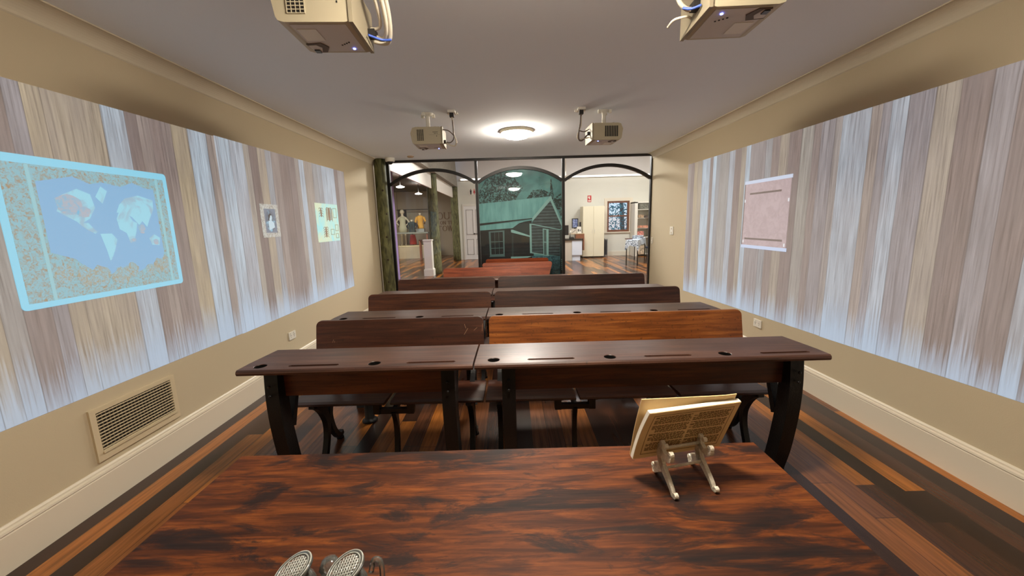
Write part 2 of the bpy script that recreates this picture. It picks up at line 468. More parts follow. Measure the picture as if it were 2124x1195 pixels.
def struct(name, loc=(0, 0, 0)):
    o = bpy.data.objects.new(name, None); COL.objects.link(o); o.location = loc
    o['kind'] = 'structure'
    return o

def dup(root, loc, rz=None, label=None, group=None):
    def cp(o, par):
        c = o.copy(); COL.objects.link(c)
        if par: c.parent = par
        for ch in list(o.children): cp(ch, c)
        return c
    r = cp(root, None); r.location = loc
    if rz is not None: r.rotation_euler = (0, 0, rz)
    if label: r['label'] = label
    if group: r['group'] = group
    return r

def slab(name, x0, x1, y0, y1, z0, z1, m, bev=0, kind='structure'):
    bm = bm_new(); box(bm, x0, x1, y0, y1, z0, z1)
    if bev: bevel(bm, bev)
    return obj(name, bm, m, kind=kind)

def cut(o, cutters):
    """real holes: boolean difference baked into the mesh; the cutters are removed"""
    for c in cutters:
        md = o.modifiers.new('cut', 'BOOLEAN'); md.operation = 'DIFFERENCE'; md.object = c; md.solver = 'EXACT'
    bpy.context.view_layer.update()
    me = bpy.data.meshes.new_from_object(o.evaluated_get(bpy.context.evaluated_depsgraph_get()))
    o.modifiers.clear(); o.data = me
    for c in cutters: bpy.data.objects.remove(c, do_unlink=True)

# ------------------------------------------------------------------ room shell
slab('floor', -6.7, 6.7, YB-.2, 18.6, -.1, 0, M['floor'])
slab('ceiling', XL-.15, XR+.15, YB-.15, YG+.03, ZC, ZC+.1, M['ceil'])
slab('wall_left', XL-.15, XL, YB-.15, YG+.06, 0, ZC, M['wall'])
slab('wall_right', XR, XR+.15, YB-.15, YG+.06, 0, ZC, M['wall'])
slab('wall_back', XL, XR, YB-.15, YB, 0, ZC, M['wall'])
# cove cornice (quarter hollow) and skirting, run along each side wall
def cove(sgn, xw):
    a, h = .082, .09
    pts = [(xw, ZC), (xw+sgn*a, ZC), (xw+sgn*a, ZC-.007)]
    for i in range(1, 9):
        t = i/9*PI/2
        pts.append((xw+sgn*(a-(a-.006)*math.sin(t)), ZC-.007-(h-.014)*(1-math.cos(t))))
    pts += [(xw+sgn*.006, ZC-h+.007), (xw, ZC-h)]
    return pts
for i, (s, xw) in enumerate(((1, XL), (-1, XR))):
    bm = bm_new(); prism(bm, cove(s, xw), 'y', YB, YG-.03); obj('trim_%d' % (i+1), bm, M['cornice'], kind='structure')
    side = ('left', 'right')[i]
    prof = [(0, 0), (.022, 0), (.022, .158), (.019, .164), (.026, .170), (.024, .180), (.012, .184), (.012, .192), (.006, .2), (0, .2)]
    bm = bm_new(); prism(bm, [(xw+s*p[0], p[1]) for p in prof], 'y', YB, YG-.03)
    obj('baseboard_'+side, bm, M['skirt'], kind='structure')

# ------------------------------------------------------------------ hall and gallery beyond the glass
slab('wall_header', XL-.15, XR+.15, YG+.03, YG+.15, ZC, 4.5, M['hallupper'])
slab('wall_hall_south', XR+.15, 6.6, YG-.05, YG+.06, 0, 4.5, M['hallwall'])
slab('wall_gallery_south', -6.6, XL-.15, YG-.05, YG+.06, 0, 3.1, M['wingwall'])
WX0, WX1, WZ0, WZ1 = 3.84, 4.72, .95, 2.155      # window in the far wall
bm = bm_new()
box(bm, -2.15, WX0, YN, YN+.15, 0, 3.15); box(bm, WX1, 6.6, YN, YN+.15, 0, 3.15)
box(bm, WX0, WX1, YN, YN+.15, 0, WZ0); box(bm, WX0, WX1, YN, YN+.15, WZ1, 3.15)
obj('wall_north', bm, M['hallwall'], kind='structure')
slab('wall_north_upper', -2.3, 6.6, YN, YN+.15, 3.15, 4.5, M['hallupper'])
slab('wall_east', 6.45, 6.6, YG+.06, YN, 0, 4.5, M['hallwall'])
slab('ceiling_hall', -2.15, 6.6, YG+.15, YN+.15, 4.5, 4.6, M['hallupper'])
slab('wall_gallery_north', -6.6, -2.0, 18.2, 18.35, 0, 3.1, M['wingwall'])
slab('wall_gallery_west', -6.6, -6.5, YG+.06, 18.2, 0, 3.1, M['wingwall'])
slab('wall_gallery_east', -2.15, -2.0, YN+.15, 18.2, 0, 3.1, M['wingwall'])
M['darkboards'] = stripes('dark_ceiling_boards', (58, 44, 38), (22, 16, 14), 'Y', .35, .12, .6)
slab('ceiling_gallery', -6.5, -2.24, YG+.06, 18.2, 2.95, 3.05, M['darkboards'])
M['fascia'] = plain('white_fascia_paint', (226, 220, 210), .7)
slab('trim_3', -2.24, -2.2, YG+.06, 15.25, 2.437, 3.1, M['fascia'])
M['greyboards'] = stripes('weathered_wall_boards', (134, 128, 116), (84, 78, 68), 'Y', .22, .06, .8)
bm = bm_new(); prism(bm, [(YG+.15, 2.85), (15.55, 2.85), (15.0, 4.5), (YG+.15, 4.5)], 'x', -2.2, -2.05)
obj('wall_clerestory', bm, M['greyboards'], kind='structure')
slab('wall_gallery_lilac', -3.2, -3.05, YG+.06, 10.42, 0, 2.95, M['purple'])
slab('baseboard_north', -1.0, 4.75, YN-.02, YN, 0, .17, M['skirt'])
slab('trim_4', -1.95, 6.45, YN-.07, YN, 3.10, 3.17, M['fascia'])
slab('trim_5', 3.6, 4.76, YN-.015, YN, .86, .90, M['skirt'])

# ------------------------------------------------------------------ glazed partition with three arched bays
part = struct('window_1', (0, YG, 0))
MX = (-.556, .902)                       # mullions
FX0, FX1 = -2.0, 2.365                   # clear opening
fy0, fy1 = -.03, .03
bm = bm_new()
box(bm, FX0-.055, FX0, fy0, fy1, 0, ZC); box(bm, FX1, FX1+.022, fy0, fy1, 0, ZC)
box(bm, FX0, FX1, fy0, fy1, ZC-.035, ZC); box(bm, FX0, FX1, fy0, fy1, 0, .05)
obj('frame', bm, M['black'], part)
for mx in MX:
    bm = bm_new(); box(bm, mx-.022, mx+.022, fy0, fy1, .05, ZC-.035); obj('mullion', bm, M['black'], part)
ZS, ZA = 2.10, 2.325                     # springing and crown of the arches
def arch_z(x, a, b, z0=ZS, z1=ZA):
    c = (a+b)/2; w = (b-a)/2; h = z1-z0
    R = (w*w+h*h)/(2*h)
    return z1-R+math.sqrt(max(0, R*R-(x-c)**2))
bays = ((FX0, MX[0]-.022), (MX[0]+.022, MX[1]-.022), (MX[1]+.022, FX1))
for a, b in bays:
    bm = bm_new()
    pth = [(a+(b-a)*i/24, arch_z(a+(b-a)*i/24, a, b)) for i in range(25)]
    ribbon(bm, pth, .05, fy0, fy1, axis='y', k=1); obj('arch', bm, M['black'], part)
    bm = bm_new(); box(bm, a, b, -.004, .004, .05, ZC-.035); obj('pane', bm, M['pane'], part)

# the teal photograph on the middle bay: artwork as flat inlays on one sheet
a0, b0 = bays[1][0]+.002, bays[1][1]-.002
PX = lambda u: a0+(b0-a0)*u              # u, v in the sheet's own 0..1 frame (v measured from the sill)
VT = ZA
PZ = lambda v: .06+(VT-.06)*v
def film():
    """schoolhouse photograph: list of (material, polygon) in sheet coordinates measured from the frame, back to front"""
    bm = bm_new(); y = .018
    mats = ['f_sky']
    def poly(pts, mi, dy):
        f = bm.faces.new([bm.verts.new((x, y-dy, z)) for x, z in pts]); f.material_index = mi
    # coordinates in metres: x across the bay, z up
    def q(px, py):      # crop grid of the artwork: 0..1164 x 0..1195 -> metres on the sheet
        return (-.559+(px-8)/1100*1.458, 2.056-(py+0)*.001288)
    top = [(a0+(b0-a0)*i/20, arch_z(a0+(b0-a0)*i/20, a0, b0)-.004) for i in range(21)]
    poly([(a0, .06)]+[(b0, .06)]+top[::-1], 0, 0)
    L_ = 1
    def art(pts, mi):
        nonlocal L_
        poly([(min(max(q(*p)[0], a0+.001), b0-.001), max(.061, q(*p)[1])) for p in pts], mi, .0004*L_); L_ += 1
    # trees
    art([(8,90),(120,-60),(250,-140),(400,-170),(470,-120),(520,-40),(600,40),(500,200),(8,238)], 1)
    art([(640,185),(720,80),(840,70),(940,120),(950,170)], 1)
    art([(950,-60),(960,-60),(990,170),(1100,330),(1100,420),(1060,380),(940,170)], 1)
    art([(1000,190),(1080,120),(1092,200),(1098,480),(1050,360)], 1)
    # dark wall of the verandah
    art([(8,560),(700,470),(720,900),(720,960),(8,1000)], 2)
    # roof
    art([(8,236),(940,165),(710,440),(8,492)], 3)
    art([(8,492),(710,440),(710,452),(640,458),(8,520)], 2)
    # verandah roof
    art([(8,522),(655,472),(540,500),(450,565),(8,585)], 3)
    # verandah end with curved barge
    art([(450,570),(540,510),(650,505),(680,530),(680,680),(450,610)], 5)
    art([(430,585),(450,585),(680,672),(680,690),(430,620)], 4)
    art([(440,640),(460,650),(455,945),(430,945)], 5)
    # gable
    art([(945,200),(1100,545),(1072,600),(700,520),(712,480)], 6)
    art([(940,165),(955,165),(1104,525),(1104,570),(945,222),(712,480),(708,440)], 4)
    # side wall with weatherboards, corner boards
    art([(690,520),(1066,610),(1060,955),(690,900)], 6)
    art([(672,510),(696,515),(696,905),(672,905)], 4)
    art([(690,512),(1095,602),(1095,612),(690,524)], 4)
    art([(690,893),(920,935),(920,950),(690,905)], 4)
    art([(1064,605),(1102,600),(1104,1195),(1064,1195)], 5)
    # foundation and ground
    art([(700,940),(1066,955),(1066,1195),(640,1195)], 7)
    art([(8,1000),(700,950),(660,1195),(8,1195)], 2)
    art([(420,945),(700,945),(640,965),(420,972)], 4)
    # window of the side wall
    art([(842,580),(918,592),(914,950),(846,940)], 4)
    art([(856,596),(886,600),(884,935),(856,930)], 2)
    art([(846,755),(905,760),(905,770),(846,766)], 4)
    art([(868,598),(873,598),(872,930),(867,930)], 4)
    # front sash window
    art([(140,600),(345,590),(338,930),(345,940),(135,942),(146,928)], 8)
    art([(164,616),(322,610),(322,905),(166,908)], 2)
    for x in (214, 268): art([(x,616),(x+4,616),(x+4,905),(x,905)], 8)
    for z_ in (735, 822): art([(164,z_),(322,z_-2),(322,z_+6),(164,z_+8)], 8)
    # white specks along the right-hand post
    for i in range(6):
        yy = 1000+i*26; art([(1078,yy),(1098,yy-8),(1102,yy+10),(1086,yy+16)], 4)
    return bm
M['f_sky'] = noise2('film_sky_and_leaves', (92, 150, 150), (74, 124, 124), (5, 5, 5), .4, .62, .6)
M['f_tree'] = noise2('film_tree', (22, 42, 42), (100, 156, 156), (26, 26, 26), .46, .66, .6, 8, 1.4)
M['f_dark'] = noise2('film_dark_wall', (10, 18, 20), (20, 32, 34), (9, 9, 9), .35, .7, .6)
M['f_roof'] = noise2('film_roof', (92, 150, 150), (116, 176, 176), (14, 14, 3), .35, .7, .6)
M['f_pale'] = plain('film_pale_trim', (132, 178, 176), .6)
M['f_mid'] = plain('film_mid_shadow', (34, 52, 54), .6)
M['f_boards'] = stripes('film_weatherboards', (70, 88, 92), (18, 26, 28), 'Z', .052, .24, .6)
M['f_base'] = noise2('film_base', (40, 82, 92), (78, 130, 140), (30, 30, 30), .4, .62, .6)
M['f_dimpale'] = plain('film_window_trim', (80, 110, 110), .6)
fo = obj('schoolhouse_photograph', film(), [M[k] for k in ('f_sky','f_tree','f_dark','f_roof','f_pale','f_mid','f_boards','f_base','f_dimpale')], loc=(0, YG, 0))
tag(fo, 'teal photograph of a weatherboard schoolhouse filling the middle arched glass bay', 'mural')
sm = fo.modifiers.new('sheet', 'SOLIDIFY'); sm.thickness = .0002; sm.offset = 1

# ------------------------------------------------------------------ projected pictures on the side walls
def quad_panel(name, xw, sgn, y0, y1, z00, z01, z10, z11, m, label, t=.002):
    """z00/z01: bottom at y0,y1 ; z10/z11 top at y0,y1"""
    bm = bm_new()
    prism(bm, [(y0, z00), (y1, z01), (y1, z11), (y0, z10)], 'x', xw, xw+sgn*t)
    o = obj(name, bm, m); tag(o, label, 'projection', 'plank pictures projected on the side walls'); return o
quad_panel('projected_picture', XL, 1, .75, 3.045, .60, .592, 2.10, 2.122, plank_projection('projection_left_near', 1.0, .6, .215),
           'projected picture of limewashed planks behind the world map on the left wall')
quad_panel('projected_picture', XL, 1, 3.047, 5.33, .588, .61, 2.128, 2.149, plank_projection('projection_left_far', 2.3, .6, .235),
           'projected plank picture holding the small portrait and the insect chart')
quad_panel('projected_picture', XR, -1, 2.903, 5.32, .482, .42, 2.106, 2.116, plank_projection('projection_right_far', 6.4, .45, .235),
           'projected plank picture around the pink blind on the right wall')
quad_panel('projected_picture', XR, -1, .7, 2.9, .55, .478, 2.085, 2.104, plank_projection('projection_right_near', 8.2, .5, .235),
           'projected picture of bare planks nearest the camera on the right wall')

# world map (plain stand-in): sheet with rolled edge, sea, land, ornamental border
MY0, MY1, MZ0, MZ1 = 1.70, 2.562, 1.085, 1.786
mp = thing('world_map', 'pale blue pictorial world map with brown ornamented border projected on left wall', 'map', (XL+.002, 0, 0))
def rrect(y0, y1, z0, z1, r, n=4):
    out = []
    for cy, cz, a in ((y1-r, z1-r, 0), (y0+r, z1-r, 90), (y0+r, z0+r, 180), (y1-r, z0+r, 270)):
        for i in range(n+1):
            t = math.radians(a+90*i/n); out.append((cy+r*math.cos(t), cz+r*math.sin(t)))
    return out
bm = bm_new(); prism(bm, rrect(MY0, MY1, MZ0, MZ1, .02), 'x', 0, .004)
obj('sheet', bm, projected('map_sheet_edge', (138, 212, 238), .78), mp)
bm = bm_new()
b_ = .028
prism(bm, [(MY0+b_, MZ0+b_), (MY1-b_, MZ0+b_), (MY1-b_, MZ1-b_-.01), (MY0+b_, MZ1-b_-.01)], 'x', .004, .0048)
obj('ornamental_border', bm, projected('map_ornament', (136, 192, 206), .74, 0, (160, 138, 108), 60, .45, .66), mp)
bm = bm_new()
iy0, iy1, iz0, iz1 = MY0+.155, MY1-.105, MZ0+.075, MZ1-.055
sea = [(iy0+.0, iz0+.18), (iy0+.1, iz0+.14), (iy0+.2, iz0+.02), (iy0+.3, iz0+.06), (iy0+.40, iz0+.03), (iy0+.5, iz0+.07), (iy1-.03, iz0+.05), (iy1, iz0+.14),
       (iy1, iz1-.05), (iy1-.06, iz1-.045), (iy1-.13, iz1-.02), (iy1-.2, iz1-.05), (iy0+.3, iz1-.035), (iy0+.24, iz1-.05), (iy0+.16, iz1-.02), (iy0, iz1-.06)]
prism(bm, sea, 'x', .0048, .0054)
obj('sea', bm, projected('map_sea', (130, 184, 224), .74), mp)
def land(pts, mi, bmx, d):
    prism(bmx, [(iy0+(iy1-iy0)*u, iz0+(iz1-iz0)*v) for u, v in pts], 'x', .0054, .0058+d)
    for f in bmx.faces:
        pass
bm = bm_new()
lands = [
 [(.10,.66),(.16,.80),(.28,.86),(.38,.82),(.40,.70),(.34,.60),(.26,.55),(.22,.58)],               # north america
 [(.24,.56),(.32,.56),(.36,.50),(.38,.48),(.36,.46),(.30,.50)],
 [(.40,.46),(.50,.46),(.54,.40),(.50,.30),(.46,.22),(.44,.20),(.43,.30)],                          # south america
 [(.42,.80),(.48,.90),(.53,.86),(.47,.74)],                                                        # greenland
 [(.57,.60),(.60,.66),(.68,.66),(.72,.58),(.76,.56),(.74,.48),(.70,.38),(.66,.36),(.64,.46),(.58,.50)], # africa
 [(.58,.66),(.62,.74),(.68,.80),(.82,.84),(.97,.80),(.96,.70),(.90,.60),(.86,.52),(.82,.58),(.78,.54),(.72,.62),(.64,.66)], # eurasia
 [(.86,.40),(.92,.44),(.98,.40),(.96,.32),(.88,.33)],                                              # australia
]
M['map_land'] = projected('map_land', (150, 214, 234), .78, 0, (150, 186, 206), 9, .5, .62)
for i, l in enumerate(lands):
    bm = bm_new(); land(l, 0, bm, i*.00005); obj('continent', bm, M['map_land'], mp)
M['map_pink'] = projected('map_pink', (180, 186, 200), .72, 0, (132, 190, 220), 40, .45, .6)
for u, v, ru, rv in ((.2,.72,.1,.09),(.30,.66,.06,.05),(.80,.50,.035,.05),(.93,.36,.03,.03),(.70,.39,.02,.02)):
    bm = bm_new(); prism(bm, [(iy0+(iy1-iy0)*(u+ru*math.cos(t*PI/6)*(1+.2*math.sin(t*2.7))), iz0+(iz1-iz0)*(v+rv*math.sin(t*PI/6))) for t in range(12)], 'x', .0054, .0066)
    obj('territory', bm, M['map_pink'], mp)
# lower ornament: plain wreath-like clumps along the foot of the map
bm = bm_new(); random.seed(4)
for k in range(15):
    u = random.uniform(0, 1); h = .05+.17*abs(u-.45)+random.uniform(0, .05)
    cx_, cz_ = iy0-.03+(iy1-iy0+.06)*u, iz0-.01+h*.5; r_ = random.uniform(.025, .05)
    prism(bm, [(cx_+r_*math.cos(t*PI/7)*random.uniform(.7, 1.2), cz_+r_*1.1*math.sin(t*PI/7)*random.uniform(.7, 1.2)) for t in range(14)], 'x', .0054, .0062+k*.00008)
obj('foot_ornament', bm, projected('map_foot_ornament', (170, 160, 134), .7, 0, (140, 200, 220), 70, .4, .62), mp)
M['map_bar'] = projected('map_bar', (150, 204, 214), .74)
for yy in (MY0+.125, MY1-.085):
    bm = bm_new(); prism(bm, [(yy, MZ0+b_), (yy+.014, MZ0+b_), (yy+.014, MZ1-b_-.012), (yy, MZ1-b_-.012)], 'x', .0048, .0075)
    obj('border_bar', bm, M['map_bar'], mp)

def framed(name, label, cat, y0, y1, z0, z1):
    return thing(name, label, cat, (XL+.002, 0, 0))
pt = thing('framed_portrait', 'small ornate-framed oval portrait projected right of the map', 'picture', (XL+.002, 0, 0))
py0, py1, pz0, pz1 = 3.475, 3.728, 1.35, 1.647
bm = bm_new()
w_ = .04
for a, b, c, d in ((py0, py1, pz0, pz0+w_), (py0, py1, pz1-w_, pz1), (py0, py0+w_, pz0+w_, pz1-w_), (py1-w_, py1, pz0+w_, pz1-w_)):
    box(bm, 0, .008, a, b, c, d)
obj('frame', bm, projected('portrait_frame', (196, 198, 190), .8, 0, (140, 128, 118), 70, .45, .62), pt)
bm = bm_new(); box(bm, 0, .003, py0+w_, py1-w_, pz0+w_, pz1-w_)
obj('mount', bm, projected('portrait_mount', (124, 134, 150), .68), pt)
bm = bm_new(); pc = ((py0+py1)/2, (pz0+pz1)/2)
prism(bm, [(pc[0]+.068*math.cos(t*PI/12), pc[1]+.098*math.sin(t*PI/12)) for t in range(24)], 'x', .003, .0036)
obj('oval', bm, projected('portrait_oval', (104, 116, 132), .66, 0, (150, 200, 224), 9, .5, .6), pt)
bm = bm_new()
prism(bm, [(pc[0]-.03, pc[1]-.085), (pc[0]+.055, pc[1]-.06), (pc[0]+.05, pc[1]-.02), (pc[0]+.015, pc[1]+.005), (pc[0]-.03, pc[1]+.0)], 'x', .0036, .0042)
prism(bm, [(pc[0]+.005+.022*math.cos(t*PI/8), pc[1]+.03+.03*math.sin(t*PI/8)) for t in range(16)], 'x', .0036, .0042)
obj('figure', bm, projected('portrait_figure', (192, 214, 224), .8), pt)
bm = bm_new()
prism(bm, [(pc[0]-.03, pc[1]+.0), (pc[0]-.025, pc[1]+.05), (pc[0]+.005, pc[1]+.068), (pc[0]+.03, pc[1]+.05), (pc[0]+.005, pc[1]+.05), (pc[0]-.012, pc[1]+.02)], 'x', .0042, .0048)
obj('hair', bm, projected('portrait_hair', (52, 50, 56), .5), pt)

ch = thing('insect_chart', 'pale yellow-green chart of insects projected near far end of left wall', 'chart', (XL+.002, 0, 0))
cy0, cy1, cz0, cz1 = 4.455, 5.022, 1.258, 1.705
bm = bm_new(); box(bm, 0, .004, cy0, cy1, cz0, cz1)
obj('sheet', bm, projected('chart_sheet', (150, 222, 226), .85, 0, (206, 220, 186), 2.4, .42, .58), ch)
def bug(bm, y, z, s, n):
    prism(bm, [(y+s*.35*math.cos(t*PI/6), z+s*math.sin(t*PI/6)) for t in range(12)], 'x', .004, .0048)
    for k in range(n):
        zz = z-s*.8+1.6*s*k/(n-1)
        for sg in (-1, 1):
            ribbon(bm, [(y, zz), (y+sg*s*.6, zz+s*.14), (y+sg*s*.9, zz-s*.15)], s*.11, .004, .0052, k=3)
for (y, z, s, n) in ((4.58, 1.60, .055, 4), (4.78, 1.58, .085, 9), (4.66, 1.37, .065, 5)):
    bm = bm_new(); bug(bm, y, z, s, n)
    obj('insect', bm, projected('chart_insect', (150, 120, 92), .6), ch)
M['chart_captions'] = projected('chart_captions', (170, 168, 130), .68)
for (y, z, a, b) in ((4.93, 1.60, .05, .06), (4.83, 1.37, .05, .035), (4.95, 1.42, .045, .04), (4.95, 1.32, .04, .03)):
    bm = bm_new()
    for d in ((y-a, y+a, z-b, z-b+.008), (y-a, y+a, z+b-.008, z+b), (y-a, y-a+.012, z-b, z+b), (y+a-.012, y+a, z-b, z+b)): box(bm, .004, .0048, *d)
    obj('caption_box', bm, M['chart_captions'], ch)

bl = thing('roller_blind', 'pinkish blind with pale top and bottom rails projected on right wall', 'blind', (XR-.002, 0, 0))
by0, by1, bz0, bz1 = 3.35, 4.012, 1.105, 1.762
bm = bm_new(); box(bm, -.004, 0, by0+.012, by1-.012, bz0+.025, bz1-.025)
obj('panel', bm, projected('blind_panel', (190, 170, 172), .8, 0, (176, 156, 158), 14, .4, .6), bl)
bm = bm_new(); box(bm, -.006, 0, by0, by1, bz1-.03, bz1); obj('top_rail', bm, projected('blind_rail', (196, 206, 226), .85), bl)
bm = bm_new(); box(bm, -.006, 0, by0, by1, bz0, bz0+.03); obj('bottom_rail', bm, projected('blind_rail_low', (190, 204, 230), .85), bl)
M['blind_shadow'] = projected('blind_shadow', (128, 112, 106), .6)  # dark strips are shadows on the blind, painted into the projected picture
bm = bm_new(); box(bm, -.005, -.003, by0+.12, by1-.09, bz1-.135, bz1-.118); obj('upper_shadow_strip', bm, M['blind_shadow'], bl)
bm = bm_new(); box(bm, -.005, -.003, by0+.06, by1-.05, bz0+.085, bz0+.102); obj('lower_shadow_strip', bm, M['blind_shadow'], bl)
bm = bm_new(); box(bm, -.005, -.0, by1-.012, by1, bz0+.03, bz1-.03); obj('side_shadow_strip', bm, M['blind_shadow'], bl)
for yy, zz in ((by0+.02, 1.55), (by1-.02, 1.57), (by0+.03, 1.16), (by1-.03, 1.17)):
    bm = bm_new(); box(bm, -.006, -.004, yy-.008, yy+.008, zz-.014, zz+.014); obj('latch', bm, projected('blind_latch', (220, 222, 226), .85), bl)

# ------------------------------------------------------------------ desks
TZ = .745
def desk_top(x0, x1, y0, depth, wells, grooves, parent, mat):
    bm = bm_new()
    d = depth
    prof = [(.012, TZ-.03), (.004, TZ-.026), (0, TZ-.016), (.003, TZ-.006), (.011, TZ), (.10, TZ), (d, TZ-.01), (d, TZ-.034), (.1, TZ-.03)]
    prism(bm, prof, 'x', x0, x1)
    for v in bm.verts:          # eased corners
        pass
    o = obj('desktop', bm, mat, parent)
    cs = []
    for x in wells:
        b = bm_new(); lathe(b, [(.031, TZ-.028), (.031, TZ+.02)], (x, .062, 0), 24)
        cs.append(obj('cutter', b, mat, parent))
    for a, c in grooves:
        b = bm_new()
        prism(b, [(a, .055), (a+.01, .044), (c-.01, .044), (c, .055), (c-.01, .066), (a+.01, .066)], 'z', TZ-.012, TZ+.02)
        cs.append(obj('cutter', b, mat, parent))
    cut(o, cs)
    for x in wells:
        b = bm_new()
        lathe(b, [(.0305, TZ-.029), (.0305, TZ-.003), (.027, TZ-.003), (.026, TZ-.016), (.001, TZ-.016)], (x, .062, 0), 24)
        obj('inkwell', b, M['well'], parent)
    return o

def desk_leg(xc, parent):
    bm = bm_new(); t = .034
    ribbon(bm, [(.11, TZ-.03), (.098, .56), (.105, .40), (.135, .2), (.17, .05), (.175, 0)], [.085, .085, .085, .085, .08, .11], xc-t, xc+t)
    bevel(bm, .006, 1, .7)
    o = obj('leg', bm, M['iron'], parent)
    bm = bm_new()
    ribbon(bm, [(.30, TZ-.045), (.27, .60), (.225, .48), (.175, .36)], [.05, .035, .032, .04], xc-t*.6, xc+t*.6)
    ribbon(bm, [(.10, TZ-.05), (.2, TZ-.05), (.31, TZ-.055)], .03, xc-t*.7, xc+t*.7)
    obj('brace', bm, M['iron'], o)
    for z in (.64, .59):
        bm = bm_new(); lathe(bm, [(.008, 0), (.007, .006), (.003, .008)], (xc, .045, z), 8, mat=Matrix.Rotation(PI/2, 3, 'X'))
        obj('bolt', bm, M['iron'], o)
    return o

def make_desk(name, x0, x1, legs, wells, grooves, apron_mat, label, depth=.35, y=1.785):
    t = thing(name, label, 'desk', (0, y, 0), 0, 'iron-legged school desks')
    desk_top(x0, x1, 0, depth, wells, grooves, t, M['desktop'])
    for l in legs: desk_leg(l, t)
    bm = bm_new(); box(bm, legs[0]+.034, legs[1]-.034, .115, .137, .56, TZ-.03); bevel(bm, .003, 1)
    obj('front_rail', bm, apron_mat, t)
    bm = bm_new(); box(bm, legs[0]+.02, legs[1]-.02, .14, .31, .585, .6); obj('book_shelf', bm, M['desk'], t)
    return t

LX0, LX1, RX0, RX1 = -1.361, -.205, -.196, 1.541
Lw, Lg = (-1.276, -.703), ((-1.132, -.877), (-.542, -.294))
Rw_, Rg = (-.105, .478, 1.054), ((.062, .303), (.645, .885), (1.225, 1.475))
M['rail_lit'] = varnished('lit_rail_varnish', (58, 28, 14), (92, 48, 22), (124, 70, 36), .36, .3)  # lighter copy of the desk varnish: light on the wood put into colour
dL = make_desk('school_desk', LX0, LX1, (-1.235, -.34), Lw, Lg, M['rail_lit'], 'two-seat dark wooden school desk in front row, left half, two inkwells')
dR = make_desk('school_desk', RX0, RX1, (-.033, 1.425), Rw_, Rg, M['desk'], 'three-seat dark wooden school desk in front row, right half, three inkwells')

# ------------------------------------------------------------------ benches (seats face the teacher)
def bench_leg_end(xc, parent):
    bm = bm_new(); t = .016
    ribbon(bm, [(.35, .378), (.42, .355), (.475, .29), (.505, .2), (.49, .1), (.445, 0)], [.03, .06, .06, .045, .034, .036], xc-t, xc+t)
    ribbon(bm, [(.60, .378), (.565, .29), (.545, .21), (.58, .10), (.64, .03), (.685, .035)], [.06, .04, .04, .036, .034, .03], xc-t, xc+t)
    ribbon(bm, [(.36, .37), (.5, .372), (.63, .37)], .026, xc-t, xc+t)
    o = obj('leg', bm, M['iron'], parent)
    bm = bm_new()
    ribbon(bm, [(.60, .375), (.69, .44), (.75, .54), (.772, .64)], [.05, .035, .03, .026], xc-t, xc+t)
    obj('back_bracket', bm, M['iron'], o)
    bm = bm_new(); lathe(bm, [(.024, 0), (.022, .012), (.01, .02)], (xc, .66, 0), 12); obj('foot', bm, M['iron'], o)
    return o
def bench_leg_mid(xc, parent):
    bm = bm_new()
    box(bm, xc-.105, xc+.105, .44, .475, .275, .305)
    for s in (-1, 1):
        box(bm, xc+s*.105-.02, xc+s*.105+.02, .435, .48, .275, .375); box(bm, xc+s*.105-.022, xc+s*.105+.022, .38, .6, .362, .378)
    o = obj('seat_bracket', bm, M['iron'], parent)
    bm = bm_new()
    ribbon(bm, [(.455, .29), (.475, .2), (.47, .1), (.45, 0)], [.05, .034, .03, .04], xc-.014, xc+.014)
    obj('leg', bm, M['iron'], o)
    bm = bm_new()
    ribbon(bm, [(.47, .29), (.60, .32), (.70, .44), (.75, .54), (.772, .64)], [.03, .03, .03, .03, .026], xc-.014, xc+.014)
    obj('back_bracket', bm, M['iron'], o)
    return o

def make_bench(label, x0, x1, seats, ends, mids, y, mat, rail=False, bx=None, ztop=.795, ybt=.775, taper=0, pedestal=None, rz=0):
    t = thing('school_bench', label, 'bench', (0, y, 0), 0, 'iron-legged school benches')
    for a, b in seats:
        bm = bm_new()
        prof = [(.335, .386), (.330, .392), (.334, .4), (.36, .404), (.48, .396), (.62, .404), (.625, .388), (.6, .38), (.36, .38)]
        prism(bm, prof, 'x', a, b); obj('seat', bm, M['desk'], t)
    for e in ends: bench_leg_end(e, t)
    for m_ in mids: bench_leg_mid(m_, t)
    bx = bx or (x0, x1)
    # back board: rounded upper corners, leaning back
    zb, zt, yb, yt, th = .55, ztop, .722, ybt, .022
    r = .035; pts = [(bx[0]+taper, zb), (bx[1]-taper, zb)]
    for i in range(6):
        q = i/5*PI/2; pts.append((bx[1]-r+r*math.cos(q), zt-r+r*math.sin(q)))
    for i in range(6):
        q = PI/2+i/5*PI/2; pts.append((bx[0]+r+r*math.cos(q), zt-r+r*math.sin(q)))
    bm = bm_new(); prism(bm, pts, 'y', 0, th)
    bevel(bm, .004, 2, .9)
    for v in bm.verts:
        k = (v.co.z-zb)/(zt-zb); v.co.y += yb+(yt-yb)*k
    obj('backrest', bm, mat, t)
    if rail:
        bm = bm_new(); box(bm, bx[0], bx[1], yb-.008, yb+.014, zb-.005, zb+.06); bevel(bm, .003, 1); obj('back_rail', bm, mat, t)
    if pedestal:
        px, py = pedestal
        bm = bm_new(); lathe(bm, [(.055, 0), (.055, .012), (.042, .02), (.034, .03), (.03, .16), (.028, .3)], (px, py, 0), 16)
        ribbon(bm, [(py, .28), (py-.13, .36), (py-.28, .375)], .03, px-.014, px+.014)
        obj('pedestal', bm, M['iron'], t)
    return t
Lseats = ((-1.33, -.772), (-.738, -.19)); Rseats = ((-.175, .355), (.378, .945), (.968, 1.505))
bL = make_bench('dark two-seat bench with scratched backrest behind the front-row left desk', -1.345, -.205, Lseats, (-1.21, -.28), (-.755,), 1.785, M['desk'],
                pedestal=(-1.085, .88))
